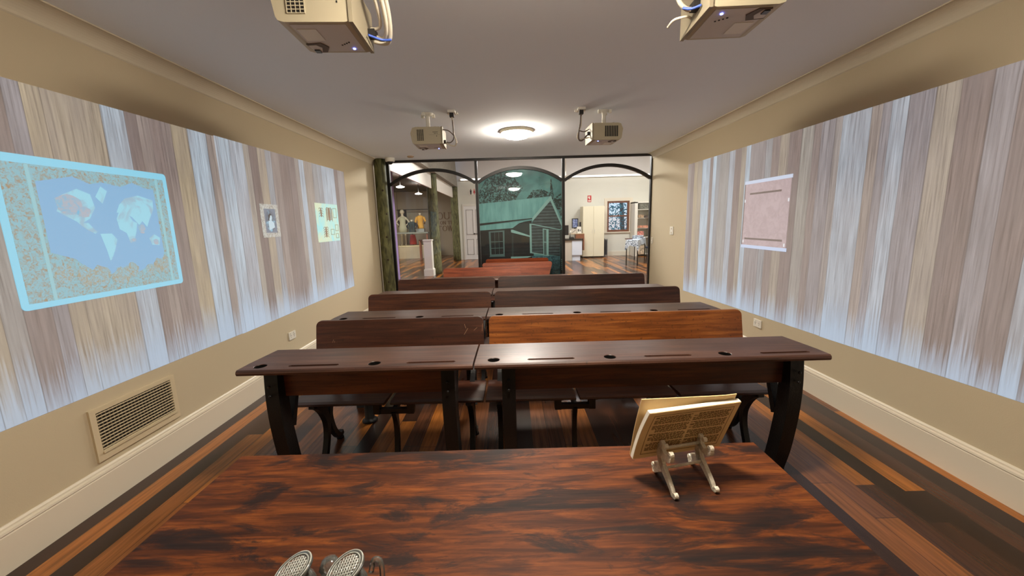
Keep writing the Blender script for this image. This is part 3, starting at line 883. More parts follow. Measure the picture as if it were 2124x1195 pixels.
bR = make_bench('three-seat bench with amber-brown backrest behind the front-row right desk', -.168, 1.553, Rseats, (-.1, 1.45), (.366, .956), 1.785, M['amber'], rail=True)
bare_ = plain('bare_wood_scratch', (150, 118, 92), .8)
for x, z, a, l in ((-.33, .735, 1.9, .03), (-.325, .70, 1.0, .05), (-.26, .715, .7, .03), (-.2135, .725, 1.5, .05), (-1.23, .66, 1.2, .022), (-1.22, .655, 1.4, .012)):
    d = Vector((math.cos(a), math.sin(a)))*l/2; n = Vector((-d.y, d.x)).normalized()*.0012
    yy = lambda zz: .722+(.775-.722)*(zz-.55)/.245-.0006
    bm = bm_new(); bm.faces.new([bm.verts.new((x+sx*d.x+sn*n.x, yy(z+sx*d.y+sn*n.y), z+sx*d.y+sn*n.y)) for sx, sn in ((-1, -1), (1, -1), (1, 1), (-1, 1))])
    obj('scratch', bm, bare_, [c for c in bL.children if c.name.startswith('backrest')][0])
# later rows
ROWY = (1.785, 2.755, 3.72)
words = ('second', 'third')
for i, yy in enumerate(ROWY[1:]):
    dup(dL, (0, yy, 0), label='two-seat wooden school desk, left half of the %s desk row' % words[i])
    dup(dR, (0, yy, 0), label='three-seat wooden school desk, right half of the %s desk row' % words[i])
bL2 = make_bench('two-seat bench with brown backrest, left half of the second bench row', -1.345, -.205, Lseats, (-1.21, -.28), (-.755,), ROWY[1]+.005, M['rail_lit'])
bR2 = make_bench('three-seat bench with dark backrest, right half of the second bench row', -.168, 1.553, Rseats, (-.1, 1.45), (.366, .956), ROWY[1]+.005, M['desk'])
dup(bL2, (0, ROWY[2]+.002, 0), label='two-seat bench with brown backrest, left half of the third bench row')
dup(bR2, (0, ROWY[2]+.002, 0), label='three-seat bench with dark backrest, right half of the third bench row')
make_desk('school_desk', -1.03, .72, (-.92, .61), (-.94, -.37, .2), ((-.8, -.56), (-.22, .02), (.35, .59)), M['desk'],
          'school desk of the last row, just visible above the third bench row', y=4.69)
S2 = ((-.97, -.45), (-.42, .11))
make_bench('red-brown two-seat bench of the last row, standing left of centre', -.99, .125, S2, (-.87, .0), (-.435,), 4.765, M['redwood'])
make_bench('short red-brown bench with tapered backrest before the schoolhouse picture', -.47, .637, ((-.45, .07), (.1, .62)), (-.35, .52), (.085,), 5.325, M['redwood'], taper=.06, ztop=.801)
bk = make_bench('short red-brown bench nearest the glass, rising behind the tapered one', -.505, .505, ((-.5, -.01), (.01, .5)), (-.4, .4), (0,), 0, M['redwood'], ztop=.851)
bk.location = (.085, 6.995, 0); bk.rotation_euler = (0, 0, PI)

# ------------------------------------------------------------------ teacher's table
tt = thing('teacher_table', 'long red-brown table with black rubbed stains in the foreground', 'table', (-.06, .66, 0))
hw, hd = .775, .41
bm = bm_new(); box(bm, -hw, hw, -hd, hd, TZ-.035, TZ); bevel(bm, .004, 2)
obj('tabletop', bm, M['tabletop'], tt)
bm = bm_new()
for a in (-hd+.06, hd-.08): box(bm, -hw+.09, hw-.09, a, a+.022, TZ-.135, TZ-.035)
for a in (-hw+.08, hw-.102): box(bm, a, a+.022, -hd+.08, hd-.08, TZ-.135, TZ-.035)
obj('apron', bm, M['desk'], tt)
for sx in (-1, 1):
    for sy in (-1, 1):
        bm = bm_new()
        lathe(bm, [(.02, 0), (.026, .03), (.022, .1), (.03, .3), (.036, .45), (.03, .5), (.038, .53)], (sx*(hw-.1), sy*(hd-.09), 0), 16)
        box(bm, sx*(hw-.1)-.036, sx*(hw-.1)+.036, sy*(hd-.09)-.036, sy*(hd-.09)+.036, .53, TZ-.036)
        obj('leg', bm, M['desk'], tt)

# ------------------------------------------------------------------ book on its easel
P0 = Vector((.302, .923, .8)); P1 = Vector((.555, .972, .8))
ux = (P1-P0).normalized(); nrm = Vector((ux.y, -ux.x, 0))
tilt = math.radians(17)
uy = Vector((0, 0, 1))*math.cos(tilt)+nrm*math.sin(tilt)     # up the page
un_ = ux.cross(uy).normalized()                               # out of the page towards the teacher
W_, H_ = (P1-P0).length, .156
Rm = Matrix((ux, uy, un_)).transposed().to_4x4(); Rm.translation = P0
bk_ = thing('booklet', 'cream booklet with printed back cover standing on white easel', 'book'); bk_.matrix_world = Rm
def sheet(u0, u1, v0, v1, w0, w1, bowl=.0, n=8, skew=0):
    bm = bm_new()
    g = []
    for j in range(n+1):
        v = v0+(v1-v0)*j/n; row = []
        for i in range(n+1):
            u = u0+(u1-u0)*i/n
            s = skew*(v-v0)/(v1-v0)
            dw = bowl*math.sin(PI*j/n)*(1-i/n)
            row.append((bm.verts.new((u+s, v, w0+dw)), bm.verts.new((u+s, v, w1+dw))))
        g.append(row)
    for j in range(n):
        for i in range(n):
            bm.faces.new([g[j][i][1], g[j][i+1][1], g[j+1][i+1][1], g[j+1][i][1]])
            bm.faces.new([g[j][i][0], g[j+1][i][0], g[j+1][i+1][0], g[j][i+1][0]])
    for j in range(n):
        bm.faces.new([g[j][0][0], g[j][0][1], g[j+1][0][1], g[j+1][0][0]]); bm.faces.new([g[j][n][0], g[j+1][n][0], g[j+1][n][1], g[j][n][1]])
    for i in range(n):
        bm.faces.new([g[0][i][0], g[0][i+1][0], g[0][i+1][1], g[0][i][1]]); bm.faces.new([g[n][i][0], g[n][i][1], g[n][i+1][1], g[n][i+1][0]])
    return bm
obj('pages', sheet(0, W_, 0, H_, -.011, 0, -.006, skew=.018), M['pageedge'], bk_)
cov = obj('back_cover', sheet(.001, W_, 0, H_-.001, .0, .0012, -.006, skew=.018), M['cover'], bk_)
bm = sheet(0, W_, 0, H_+.014, -.0155, -.0135, -.004, skew=.012)
for v in bm.verts:
    k = max(0, 1-v.co.x/(W_*.9)); v.co.z -= .02*k*(v.co.y/H_)
obj('front_cover', bm, M['cover'], bk_)
def bowz(u, v): return -.006*math.sin(PI*min(1, max(0, v/H_)))*(1-(u/W_))
bm = bm_new()
def mark(u0, u1, v0, v1, mi, h=.0015):
    n = max(1, int((v1-v0)/.02)); 
    for k in range(n):
        a = v0+(v1-v0)*k/n; b = v0+(v1-v0)*(k+1)/n
        vs = [bm.verts.new((u+.018*v/H_, v, bowz(u, v)+h)) for u, v in ((u0, a), (u1, a), (u1, b), (u0, b))]
        bm.faces.new(vs).material_index = mi
m0, m1_, n0, n1_ = .018, W_-.014, .012, H_-.013
for k in range(6):
    a = m0+(m1_-m0)*k/6; b = m0+(m1_-m0)*(k+1)/6
    mark(a, b, n0, n0+.0014, 1); mark(a, b, n1_-.0014, n1_, 1)
mark(m0, m0+.0014, n0, n1_, 1); mark(m1_-.0014, m1_, n0, n1_, 1)
random.seed(3)
v = n1_-.009
row = 0
while v > n0+.008:
    for c0, c1 in ((m0+.008, (m0+m1_)/2-.003), ((m0+m1_)/2+.003, m1_-.006)):
        u = c0+random.choice((0, 0, 0, .012))
        while u < c1-.004:
            w = random.uniform(.004, .013); mark(u, min(u+w, c1), v, v+.0022, 0); u += w+.0016
    row += 1
    v -= .0037 if row % 7 else .0075
obj('printed_text', bm, [M['print'], M['frame_red']], cov)

es = thing('book_easel', 'ornate white metal easel holding the booklet on the table', 'easel', (0, 0, 0))
def bracket(xb, xf, yb_, yf_, nm):
    """one scrolled side: rear foot, front foot, holder with hook; built in its own plane"""
    bm = bm_new()
    zf = TZ
    A = Vector((xb, yb_)); B = Vector((xf, yf_)); d = (B-A)
    def q(s, z): return (s, z)
    L0 = d.length
    t = .005
    ribbon(bm, [q(L0-.004, zf+.006), q(L0-.012, zf+.003), q(L0-.022, zf+.014), q(L0*.62, zf+.03), q(L0*.42, zf+.045), q(L0*.34, zf+.062)], [.009, .008, .011, .016, .02, .018], -t, t)
    ribbon(bm, [q(0, zf+.006), q(.01, zf+.012), q(.022, zf+.022), q(L0*.42, zf+.042)], [.014, .02, .02, .02], -t, t)
    ribbon(bm, [q(L0*.40, zf+.04), q(L0*.30, zf+.065), q(L0*.30, zf+.085), q(L0*.44, zf+.092)], [.02, .024, .028, .02], -t, t)
    ribbon(bm, [q(L0*.36, zf+.085), q(L0*.55, zf+.078), q(L0*.70, zf+.088), q(L0*.72, zf+.098)], [.02, .016, .02, .012], -t, t)
    for s, z, r in ((0.003, zf+.017, .009), (L0-.003, zf+.008, .007), (L0*.36, zf+.104, .008), (L0*.72, zf+.098, .008), (.016, zf+.03, .007), (L0*.22, zf+.09, .007), (L0*.5, zf+.106, .006)):
        prism(bm, [(s+r*math.cos(k*PI/6), z+r*math.sin(k*PI/6)) for k in range(12)], 'x', -t, t)
    bevel(bm, .0012, 1, .6)
    o = obj('side_bracket', bm, M['whitemetal'], es)
    ang = math.atan2(d.y, d.x)
    o.matrix_local = Matrix.Translation((xb, yb_, 0)) @ Matrix.Rotation(ang-PI/2, 4, 'Z')
    return o
bracket(.371, .383, .953, .837, 0)
bracket(.483, .492, .984, .857, 1)
bm = bm_new(); tube(bm, [(.377, .90, TZ+.042), (.488, .925, TZ+.042)], .0035, 8); tube(bm, [(.375, .912, TZ+.09), (.486, .935, TZ+.09)], .004, 8)
obj('cross_bar', bm, M['whitemetal'], es)

# ------------------------------------------------------------------ glass inkwells at the near edge of the table
def glass_jar(x, y, label):
    t = thing('glass_inkwell', label, 'inkwell', (x, y, TZ), 0, 'pressed glass inkwells on the table')
    bm = bm_new()
    lathe(bm, [(.0, .0), (.030, .0), (.034, .004), (.034, .05), (.029, .058), (.024, .062), (.021, .06), (.021, .012), (.0, .010)], (0, 0, 0), 12)
    obj('body', bm, M['glass'], t)
    Rx = Matrix.Rotation(math.radians(8), 3, 'X') @ Matrix.Rotation(math.radians(-20), 3, 'Y')
    bm = bm_new()
    lathe(bm, [(.0, -.004), (.030, -.004), (.0345, 0), (.0345, .004), (.031, .0075), (.027, .0045), (.0, .0045)], (0, 0, .075), 32, mat=Rx)
    o = obj('lid', bm, M['glass'], t)
    bm = bm_new()
    for k in range(-4, 5):
        h = math.sqrt(max(0, .025**2-(k*.0055)**2))
        for ax in (0, 1):
            a, b = ((k*.0055, -h), (k*.0055, h)) if ax else ((-h, k*.0055), (h, k*.0055))
            tube(bm, [Rx @ Vector((a[0], a[1], .0052))+Vector((0, 0, .075)), Rx @ Vector((b[0], b[1], .0052))+Vector((0, 0, .075))], .0011, 6)
    obj('hatching', bm, M['glassline'], o)
    bm = bm_new()
    for rr_ in (.0335, .0285):
        tube(bm, [Rx @ Vector((rr_*math.cos(2*PI*k/36), rr_*math.sin(2*PI*k/36), .0055))+Vector((0, 0, .075)) for k in range(37)], .0013, 6)
    obj('rim', bm, M['glassline'], o)
    return t
glass_jar(-.402, .592, 'clear pressed glass inkwell with hatched lid, nearer the table left edge')
glass_jar(-.309, .592, 'clear pressed glass inkwell with hatched lid, nearer the booklet')
bm = bm_new()
lathe(bm, [(.0, 0), (.012, 0), (.014, .004), (.008, .012), (.008, .03), (.016, .04), (.019, .052), (.014, .064), (.0, .068)], (0, 0, 0), 10)
o = obj('glass_stopper', bm, M['glass'], loc=(-.3555, .625, TZ)); tag(o, 'small cut glass stopper standing between the two inkwells', 'stopper')
bm = bm_new()
tube(bm, [(0, 0, 0), (.004, .01, .03), (.0, .02, .062), (-.012, .02, .068), (-.016, .012, .05)], .005, 8, k=5)
lathe(bm, [(.014, 0), (.014, .004), (.006, .008)], (0, 0, 0), 12)
o = obj('glass_ornament', bm, M['glass'], loc=(-.258, .60, TZ)); tag(o, 'curved clear glass hook standing right of the inkwells', 'ornament')

# ------------------------------------------------------------------ ceiling projectors
def make_projector(label, loc, rz, ceiling_h, full=True):
    t = thing('projector', label, 'projector', loc, rz, 'ceiling projectors')
    # body: local z=0 is the underside
    bm = bm_new()
    sec = [(-.148, .02), (-.14, .006), (-.118, 0), (.11, 0), (.132, .004), (.138, .012), (.138, .135), (.13, .148), (.115, .155), (-.11, .155), (-.14, .148), (-.16, .10)]
    prism(bm, sec, 'y', -.135, .135)
    bevel(bm, .008, 2, .9)
    o = obj('body', bm, M['projector'], t)
    bm = bm_new(); box(bm, -.105, .108, -.118, .118, -.0025, .004); bevel(bm, .002, 1); obj('base_plate', bm, M['projgrey'], o)
    bm = bm_new()           # end cap on the cable side
    prism(bm, [(-.14, -.002), (.14, -.002), (.14, .15), (.13, .158), (-.13, .158), (-.14, .15)], 'x', .128, .143); bevel(bm, .003, 1)
    obj('end_cap', bm, M['endcap'], t)
    # lens recess: raised brown plate, the hollow's shade put into its colour
    bm = bm_new(); prism(bm, [(-.115, .04), (-.05, .03), (-.03, .07), (-.055, .118), (-.105, .118)], 'z', -.006, -.002); obj('lens_recess_plate', bm, M['projshade'], o)
    bm = bm_new(); prism(bm, [(-.11, .05), (-.075, .045), (-.06, .07), (-.075, .112), (-.105, .112)], 'z', -.0075, -.0055); obj('lens_mirror', bm, M['projgrey'], o)
    bm = bm_new(); box(bm, -.10, -.078, .085, .112, -.012, -.005); obj('lens_glass', bm, M['hole'], o)
    bm = bm_new(); box(bm, -.095, -.02, -.085, .01, -.0045, -.002); obj('rating_label', bm, M['white'], o)
    bm = bm_new(); tube(bm, [(.072, .088, -.002), (.072, .088, -.006)], .006, 10); obj('power_light', bm, M['led'], o)
    for k in range(4):
        bm = bm_new(); box(bm, .03+.012*k, .036+.012*k, .05-.008*k, .056-.008*k, -.0045, -.002)
        obj('button', bm, M['dark'], o)
    # front grille
    bm = bm_new(); box(bm, -.098, -.034, -.1365, -.132, .03, .132); obj('vent', bm, M['dark'], o)
    bm = bm_new()
    for k in range(5): box(bm, -.1+.0165*k-.0012, -.1+.0165*k+.0012, -.1395, -.1345, .03, .132)
    for k in range(9): box(bm, -.1, -.033, -.1385, -.1345, .03+.01275*k-.0018, .03+.01275*k+.0018)
    obj('vent_grille', bm, M['projector'], o)
    bm = bm_new()
    for x0_, x1_, z_ in ((.05, .10, .105), (.062, .082, .092), (.088, .098, .09)): box(bm, x0_, x1_, -.1355, -.1349, z_, z_+.0035)
    box(bm, .015, .122, -.1354, -.1349, .082, .0828); box(bm, .084, .09, -.1356, -.135, .066, .074)
    obj('small_print', bm, M['dark'], o)
    # rear grille
    bm = bm_new(); box(bm, -.112, .02, .132, .1365, .03, .128); obj('rear_vent', bm, M['dark'], o)
    bm = bm_new()
    for k in range(9): box(bm, -.112+.0165*k-.0018, -.112+.0165*k+.0018, .1345, .1395, .03, .128)
    obj('rear_grille', bm, M['projector'], o)
    # mount
    bm = bm_new()
    lathe(bm, [(.05, .155), (.05, .162), (.035, .172), (.02, .182), (.02, ceiling_h-.03), (.032, ceiling_h-.02), (.06, ceiling_h-.004), (.06, ceiling_h)], (-.01, 0, 0), 14)
    mo = obj('ceiling_mount', bm, M['white'], t)
    for a in (.6, 2.2, 3.9, 5.4):
        bm = bm_new(); tube(bm, [(-.01+.04*math.cos(a), .04*math.sin(a), .165), (-.01+.13*math.cos(a), .1*math.sin(a), .168), (-.01+.135*math.cos(a), .1*math.sin(a), .15)], .006, 6)
        obj('mount_arm', bm, M['projgrey'], mo)
    for a in (.5, 2.6, 4.2):
        bm = bm_new(); box(bm, -.01+.06*math.cos(a)-.014, -.01+.06*math.cos(a)+.014, .06*math.sin(a)-.014, .06*math.sin(a)+.014, ceiling_h-.03, ceiling_h)
        obj('mount_lug', bm, M['white'], mo)
    return t
PZB = 2.2
def cables(label, pts_list, r_list, mats, outlet, rz=0):
    """cable bundle hanging from a ceiling outlet to the projector"""
    t = thing('projector_cables', label, 'cable', (0, 0, 0), 0, 'projector cable bundles')
    for p, r, m_ in zip(pts_list, r_list, mats):
        bm = bm_new(); tube(bm, p, r, 8, k=6); obj('cable', bm, M[m_], t)
    bm = bm_new()
    e = Vector(pts_list[0][-1])
    box(bm, e.x-.02, e.x+.02, e.y-.03, e.y+.012, e.z-.014, e.z+.014); obj('plug', bm, M['dark'], t)
    return t
def ceil_outlet(x, y, label):
    t = thing('ceiling_outlet', label, 'power outlet', (x, y, ZC), 0, 'ceiling power outlets')
    bm = bm_new(); box(bm, -.035, .035, -.055, .055, -.02, 0); bevel(bm, .004, 1); obj('cover_plate', bm, M['white'], t)
    bm = bm_new(); box(bm, -.02, .02, -.03, .012, -.055, -.02); bevel(bm, .004, 1); obj('plug', bm, M['dark'], t)
    bm = bm_new(); box(bm, .028, .05, .03, .075, -.012, 0); box(bm, -.05, -.028, .03, .075, -.012, 0); obj('side_clip', bm, M['white'], t)
    return t
CH = ZC-PZB
make_projector('beige ceiling projector at the top left with grille facing camera, cropped by frame', (-.735, 1.765, PZB), math.radians(3), CH)
make_projector('beige ceiling projector at the top right, cropped by the frame edge', (.915, 1.735, PZB), PI+math.radians(-2), CH)
make_projector('small distant ceiling projector left of the round ceiling light', (-.775, 4.0, PZB-.015), math.radians(2), CH+.015)
make_projector('small distant ceiling projector right of the round ceiling light', (.945, 4.06, PZB-.01), PI+math.radians(3), CH+.01)
ceil_outlet(-.537, 3.94, 'white ceiling outlet with black plug beside the distant left projector')
ceil_outlet(.709, 3.965, 'white ceiling outlet with black plug beside the distant right projector')
# near cables
cables('white cable loops at the side of the top-left projector',
       [[(-.52, 1.62, 2.44), (-.50, 1.70, 2.36), (-.505, 1.80, 2.27), (-.535, 1.86, 2.235), (-.585, 1.86, 2.25)],
        [(-.53, 1.62, 2.44), (-.525, 1.72, 2.34), (-.535, 1.82, 2.27), (-.585, 1.84, 2.265)],
        [(-.50, 1.62, 2.45), (-.485, 1.70, 2.37), (-.49, 1.80, 2.28), (-.52, 1.87, 2.225), (-.585, 1.875, 2.232)],
        [(-.585, 1.80, 2.225), (-.54, 1.84, 2.222), (-.50, 1.85, 2.225)]],
       [.009, .007, .010, .005], ['cablewhite', 'cablewhite', 'cablewhite', 'blue'], None)
cables('white cable hanging at the side of the top-right projector',
       [[(.70, 1.66, 2.46), (.675, 1.68, 2.37), (.69, 1.70, 2.28), (.73, 1.71, 2.245), (.765, 1.71, 2.25)],
        [(.72, 1.63, 2.46), (.71, 1.64, 2.36), (.735, 1.65, 2.28), (.768, 1.66, 2.27)],
        [(.765, 1.66, 2.235), (.735, 1.68, 2.232), (.71, 1.70, 2.245)],
        [(.69, 1.80, 2.22), (.70, 1.76, 2.23), (.74, 1.74, 2.232), (.768, 1.76, 2.236)]],
       [.009, .006, .005, .005], ['cablewhite', 'cablewhite', 'blue', 'cablewhite'], None)
cables('grey and white cables looping from ceiling outlet to distant left projector',
       [[(-.537, 3.93, 2.44), (-.53, 3.93, 2.36), (-.528, 3.93, 2.28), (-.505, 3.93, 2.21), (-.53, 3.95, 2.175), (-.60, 3.97, 2.20), (-.63, 3.98, 2.22)],
        [(-.535, 3.93, 2.43), (-.527, 3.92, 2.3), (-.535, 3.94, 2.235), (-.58, 3.97, 2.21), (-.63, 3.99, 2.235)],
        [(-.64, 3.93, 2.325), (-.58, 3.93, 2.315), (-.53, 3.93, 2.27), (-.51, 3.94, 2.23)]],
       [.007, .005, .005], ['cablewhite', 'cablegrey', 'cablegrey'], None)
cables('grey and white cables looping from ceiling outlet to distant right projector',
       [[(.709, 3.96, 2.44), (.705, 3.97, 2.36), (.69, 3.98, 2.27), (.695, 3.99, 2.21), (.73, 4.0, 2.205), (.775, 4.02, 2.25), (.80, 4.03, 2.27)],
        [(.712, 3.96, 2.42), (.71, 3.97, 2.33), (.68, 3.98, 2.26), (.685, 3.99, 2.215), (.74, 4.0, 2.22), (.80, 4.03, 2.235)],
        [(.70, 3.98, 2.29), (.75, 4.0, 2.285), (.80, 4.02, 2.31)]],
       [.008, .005, .005], ['cablegrey', 'cablewhite', 'cablegrey'], None)

# ------------------------------------------------------------------ ceiling lights, camera, smoke alarm
def oyster(x, y, label, z=ZC, r=.175):
    t = thing('ceiling_light', label, 'ceiling light', (x, y, z), 0, 'round oyster ceiling lights')
    bm = bm_new(); lathe(bm, [(r+.022, 0), (r+.024, -.02), (r+.012, -.03), (.0, -.03)][::-1], n=40); obj('base', bm, M['lampbase'], t)
    bm = bm_new(); lathe(bm, [(r-.004, -.028), (r-.002, -.038), (r*.92, -.055), (r*.72, -.078), (r*.4, -.092), (.001, -.096)], n=40); obj('diffuser', bm, M['lamp'], t)
    return t
oy = oyster(.098, 4.80, 'round white ceiling light glowing between the two distant projectors')
dup(oy, (.13, 1.17, ZC), label='round ceiling light above the teacher table, seen only as a reflection')
t = thing('security_camera', 'white ceiling security camera with black dome at top of mossy post', 'camera', (-1.895, 6.40, ZC+.001))
bm = bm_new(); lathe(bm, [(.07, 0), (.074, -.005), (.074, -.05), (.066, -.06), (.001, -.062)], n=24); obj('housing', bm, M['white'], t)
bm = bm_new(); lathe(bm, [(.046, -.058), (.046, -.07), (.038, -.088), (.02, -.1), (.001, -.103)], n=20); obj('dome', bm, M['hole'], t)
bm = bm_new(); lathe(bm, [(.05, 0), (.05, -.012), (.04, -.02), (.001, -.022)], n=20)
o = obj('smoke_alarm', bm, plain('smoke_alarm_beige', (176, 148, 120), .6), loc=(-1.54, 6.30, ZC)); tag(o, 'flat round smoke alarm on the ceiling beside the security camera', 'smoke alarm')

# ------------------------------------------------------------------ wall fittings
def outlet(x, sgn, y, z, label, w=.115, h=.075, kind='power_outlet'):
    t = thing(kind, label, 'power outlet' if kind == 'power_outlet' else 'light switch', (x, y, z), 0, 'white wall plates')
    bm = bm_new(); box(bm, min(0, sgn*.01), max(0, sgn*.01), -w/2, w/2, -h/2, h/2); bevel(bm, .003, 2); obj('plate', bm, M['white'], t)
    for s in (-1, 1):
        if kind == 'power_outlet':
            bm = bm_new()
            for dy, dz in ((-.007, .004), (.007, .004), (0, -.012)):
                box(bm, min(sgn*.0095, sgn*.0107), max(sgn*.0095, sgn*.0107), s*w*.25+dy-.0015, s*w*.25+dy+.0015, dz-.005, dz+.005)
            obj('socket_slots', bm, M['dark'], t)
            bm = bm_new(); box(bm, min(sgn*.009, sgn*.014), max(sgn*.009, sgn*.014), s*w*.25-.006, s*w*.25+.006, .019, .03); obj('switch', bm, M['white'], t)
        else:
            bm = bm_new(); box(bm, min(sgn*.009, sgn*.014), max(sgn*.009, sgn*.014), -.008, .008, s*h*.25-.01, s*h*.25+.01); bevel(bm, .002, 1); obj('rocker', bm, M['ventframe'], t)
    return t
outlet(XL, 1, 3.712, .377, 'white double power outlet low on the left wall')
outlet(XR, -1, 3.65, .385, 'white double power outlet low on the right wall')
outlet(XR, -1, 5.776, 1.24, 'white double switch plate at shoulder height on right wall', .115, .118, 'light_switch')
outlet(XR, -1, 6.57, 1.06, 'small white switch plate beside the glazed partition', .06, .10, 'light_switch')

# wall vent
vt = thing('wall_vent', 'cream wall air vent with dark slotted grille above left baseboard', 'vent', (XL, 0, 0))
vy0, vy1, vz0, vz1 = 1.855, 2.362, .232, .52
oy0, oy1, oz0, oz1 = 1.885, 2.332, .285, .495
bm = bm_new()
for a, b, c, d in ((vy0, vy1, vz0, oz0), (vy0, vy1, oz1, vz1), (vy0, oy0, oz0, oz1), (oy1, vy1, oz0, oz1)): box(bm, 0, .012, a, b, c, d)
box(bm, .0, .02, oy0-.004, oy1+.004, oz0-.014, oz0-.002)
obj('frame', bm, M['ventframe'], vt)
bm = bm_new(); box(bm, 0, .002, oy0, oy1, oz0, oz1); obj('duct', bm, M['dark'], vt)
for k in range(12):
    z = oz0+(oz1-oz0)*(k+.5)/12
    bm = bm_new(); box(bm, .008, .013, oy0, oy1, z-.0024, z+.0024); obj('blade', bm, M['ventframe'], vt)
bm = bm_new()
for k in range(22):
    y = oy0+(oy1-oy0)*(k+.5)/22; box(bm, .002, .007, y-.002, y+.002, oz0, oz1)
obj('rear_blades', bm, plain('vent_blade_brown', (104, 92, 70), .6), vt)

# ------------------------------------------------------------------ mossy timber posts
def trunk(x, y, r, z1, label, lean=0):
    bm = bm_new(); n = 20; rings = []
    random.seed(int((x+10)*100))
    for k in range(13):
        z = z1*k/12
        ring = []
        for j in range(n):
            a = 2*PI*j/n; rr = r*(1+.035*math.sin(3*a+z*2)+.02*random.uniform(-1, 1))*(1.04-.08*k/12)
            ring.append(bm.verts.new((rr*math.cos(a)-lean*k/12, rr*math.sin(a), z)))
        rings.append(ring)
    for a, b in zip(rings, rings[1:]):
        for j in range(n):
            f = bm.faces.new([a[j], a[(j+1) % n], b[(j+1) % n], b[j]]); f.smooth = True
    bm.faces.new(rings[0][::-1]); bm.faces.new(rings[-1])
    t = thing('timber_post', label, 'post', (x, y, 0), 0, 'mossy round timber posts')
    obj('trunk', bm, M['bark'], t)
    random.seed(5)
    for k in range(5):
        a = -PI/2+random.uniform(-.9, .9); z = z1*(.2+.15*k)
        bm = bm_new(); lathe(bm, [(.018, -.006), (.016, .004), (.006, .008)], (0, 0, 0), 10, mat=Matrix.Rotation(PI/2, 3, 'X'))
        o = obj('knot', bm, plain('knot_brown', (58, 46, 30), .8) if k == 0 and 'knot' not in M else M.get('knot'), t)
        M.setdefault('knot', o.data.materials[0])
        o.location = (r*.98*math.cos(a), r*.98*math.sin(a), z); o.rotation_euler = (0, 0, a+PI/2)
    return t
trunk(-2.095, 6.50, .095, ZC, 'mossy green timber post standing against left wall before the glass')
trunk(-2.215, 11.3, .148, 2.85, 'mossy green timber post beside the white bollard beyond the glass')
trunk(-2.165, 15.35, .145, 2.85, 'darker timber post next to the white panelled door beyond glass')

# ------------------------------------------------------------------ things in the hall beyond the glass
# white square bollard
t = thing('bollard', 'white square timber pedestal with flared foot beyond the left glass', 'pedestal', (-2.345, 10.93, 0))
bm = bm_new(); box(bm, -.11, .11, -.11, .11, .2, 1.0); bevel(bm, .006, 1); obj('shaft', bm, M['white'], t)
bm = bm_new(); box(bm, -.135, .135, -.135, .135, 0, .18); prism(bm, [(-.135, .18), (.135, .18), (.11, .21), (-.11, .21)], 'y', -.12, .12); obj('plinth', bm, M['white'], t)
bm = bm_new(); box(bm, -.125, .125, -.125, .125, .985, 1.02); bevel(bm, .004, 1); obj('cap', bm, M['white'], t)
# panelled door
d = struct('door_1', (-1.44, YN-.001, 0))
bm = bm_new()
for a, b, c, e in ((-.47, -.41, 0, 2.19), (.41, .47, 0, 2.19), (-.41, .41, 2.12, 2.19)): box(bm, a, b, -.03, 0, c, e)
obj('frame', bm, M['white'], d)
bm = bm_new(); box(bm, -.41, .41, -.02, 0, .005, 2.12)
obj('door_leaf', bm, plain('door_white', (232, 230, 226), .5), d)
bm = bm_new()
for xa in (-.33, .05):
    for za, zb in ((.2, .82), (1.0, 1.98)):
        for q in ((xa, xa+.28, za, za+.02), (xa, xa+.28, zb-.02, zb), (xa, xa+.02, za, zb), (xa+.26, xa+.28, za, zb)):
            box(bm, q[0], q[1], -.03, -.02, q[2], q[3])
obj('panel_moulding', bm, plain('door_moulding_grey', (170, 166, 160), .5), d)
bm = bm_new(); tube(bm, [(-.02, -.02, 1.03), (-.02, -.07, 1.03), (.10, -.07, 1.03)], .012, 8); lathe(bm, [(.03, 0), (.03, .012)], (-.02, -.02, 1.03), 12, mat=Matrix.Rotation(PI/2, 3, 'X'))
obj('door_handle', bm, plain('dark_steel', (60, 58, 58), .3, .6), d)
# toilet sign (man and woman)
t = thing('toilet_sign', 'small white sign with man and woman figures above the door', 'sign', (-1.47, YN, 2.67))
bm = bm_new(); box(bm, -.14, .14, -.012, 0, -.14, .13); obj('board', bm, M['white'], t)
M['sgn_d'] = plain('sign_black', (40, 36, 40), .6); M['sgn_r'] = plain('sign_red', (186, 44, 50), .6)
for s, col in ((-1, 'sgn_d'), (1, 'sgn_r')):
    bm = bm_new()
    prism(bm, [(s*.068+.02*math.cos(k*PI/6), .085+.02*math.sin(k*PI/6)) for k in range(12)], 'y', -.015, -.012)
    if s < 0: prism(bm, [(s*.068-.035, .055), (s*.068+.035, .055), (s*.068+.03, -.02), (s*.068+.02, -.11), (s*.068-.02, -.11), (s*.068-.03, -.02)], 'y', -.015, -.012)
    else: prism(bm, [(s*.068-.018, .055), (s*.068+.018, .055), (s*.068+.045, -.05), (s*.068+.016, -.05), (s*.068+.014, -.11), (s*.068-.014, -.11), (s*.068-.016, -.05), (s*.068-.045, -.05)], 'y', -.015, -.012)
    obj('figure', bm, M[col], t)
# fire sign
t = thing('fire_sign', 'small red and white fire equipment sign high on the far wall', 'sign', (3.13, YN, 2.27))
bm = bm_new(); box(bm, -.075, .075, -.012, 0, -.125, .125); obj('board', bm, M['sgn_r'], t)
bm = bm_new(); box(bm, -.012, .02, -.015, -.012, -.02, .09); prism(bm, [(-.05, .02), (-.025, .02), (-.02, .07), (-.035, .1), (-.055, .07)], 'y', -.015, -.012)
box(bm, -.055, .055, -.015, -.012, -.1, -.06); obj('pictogram', bm, M['white'], t)
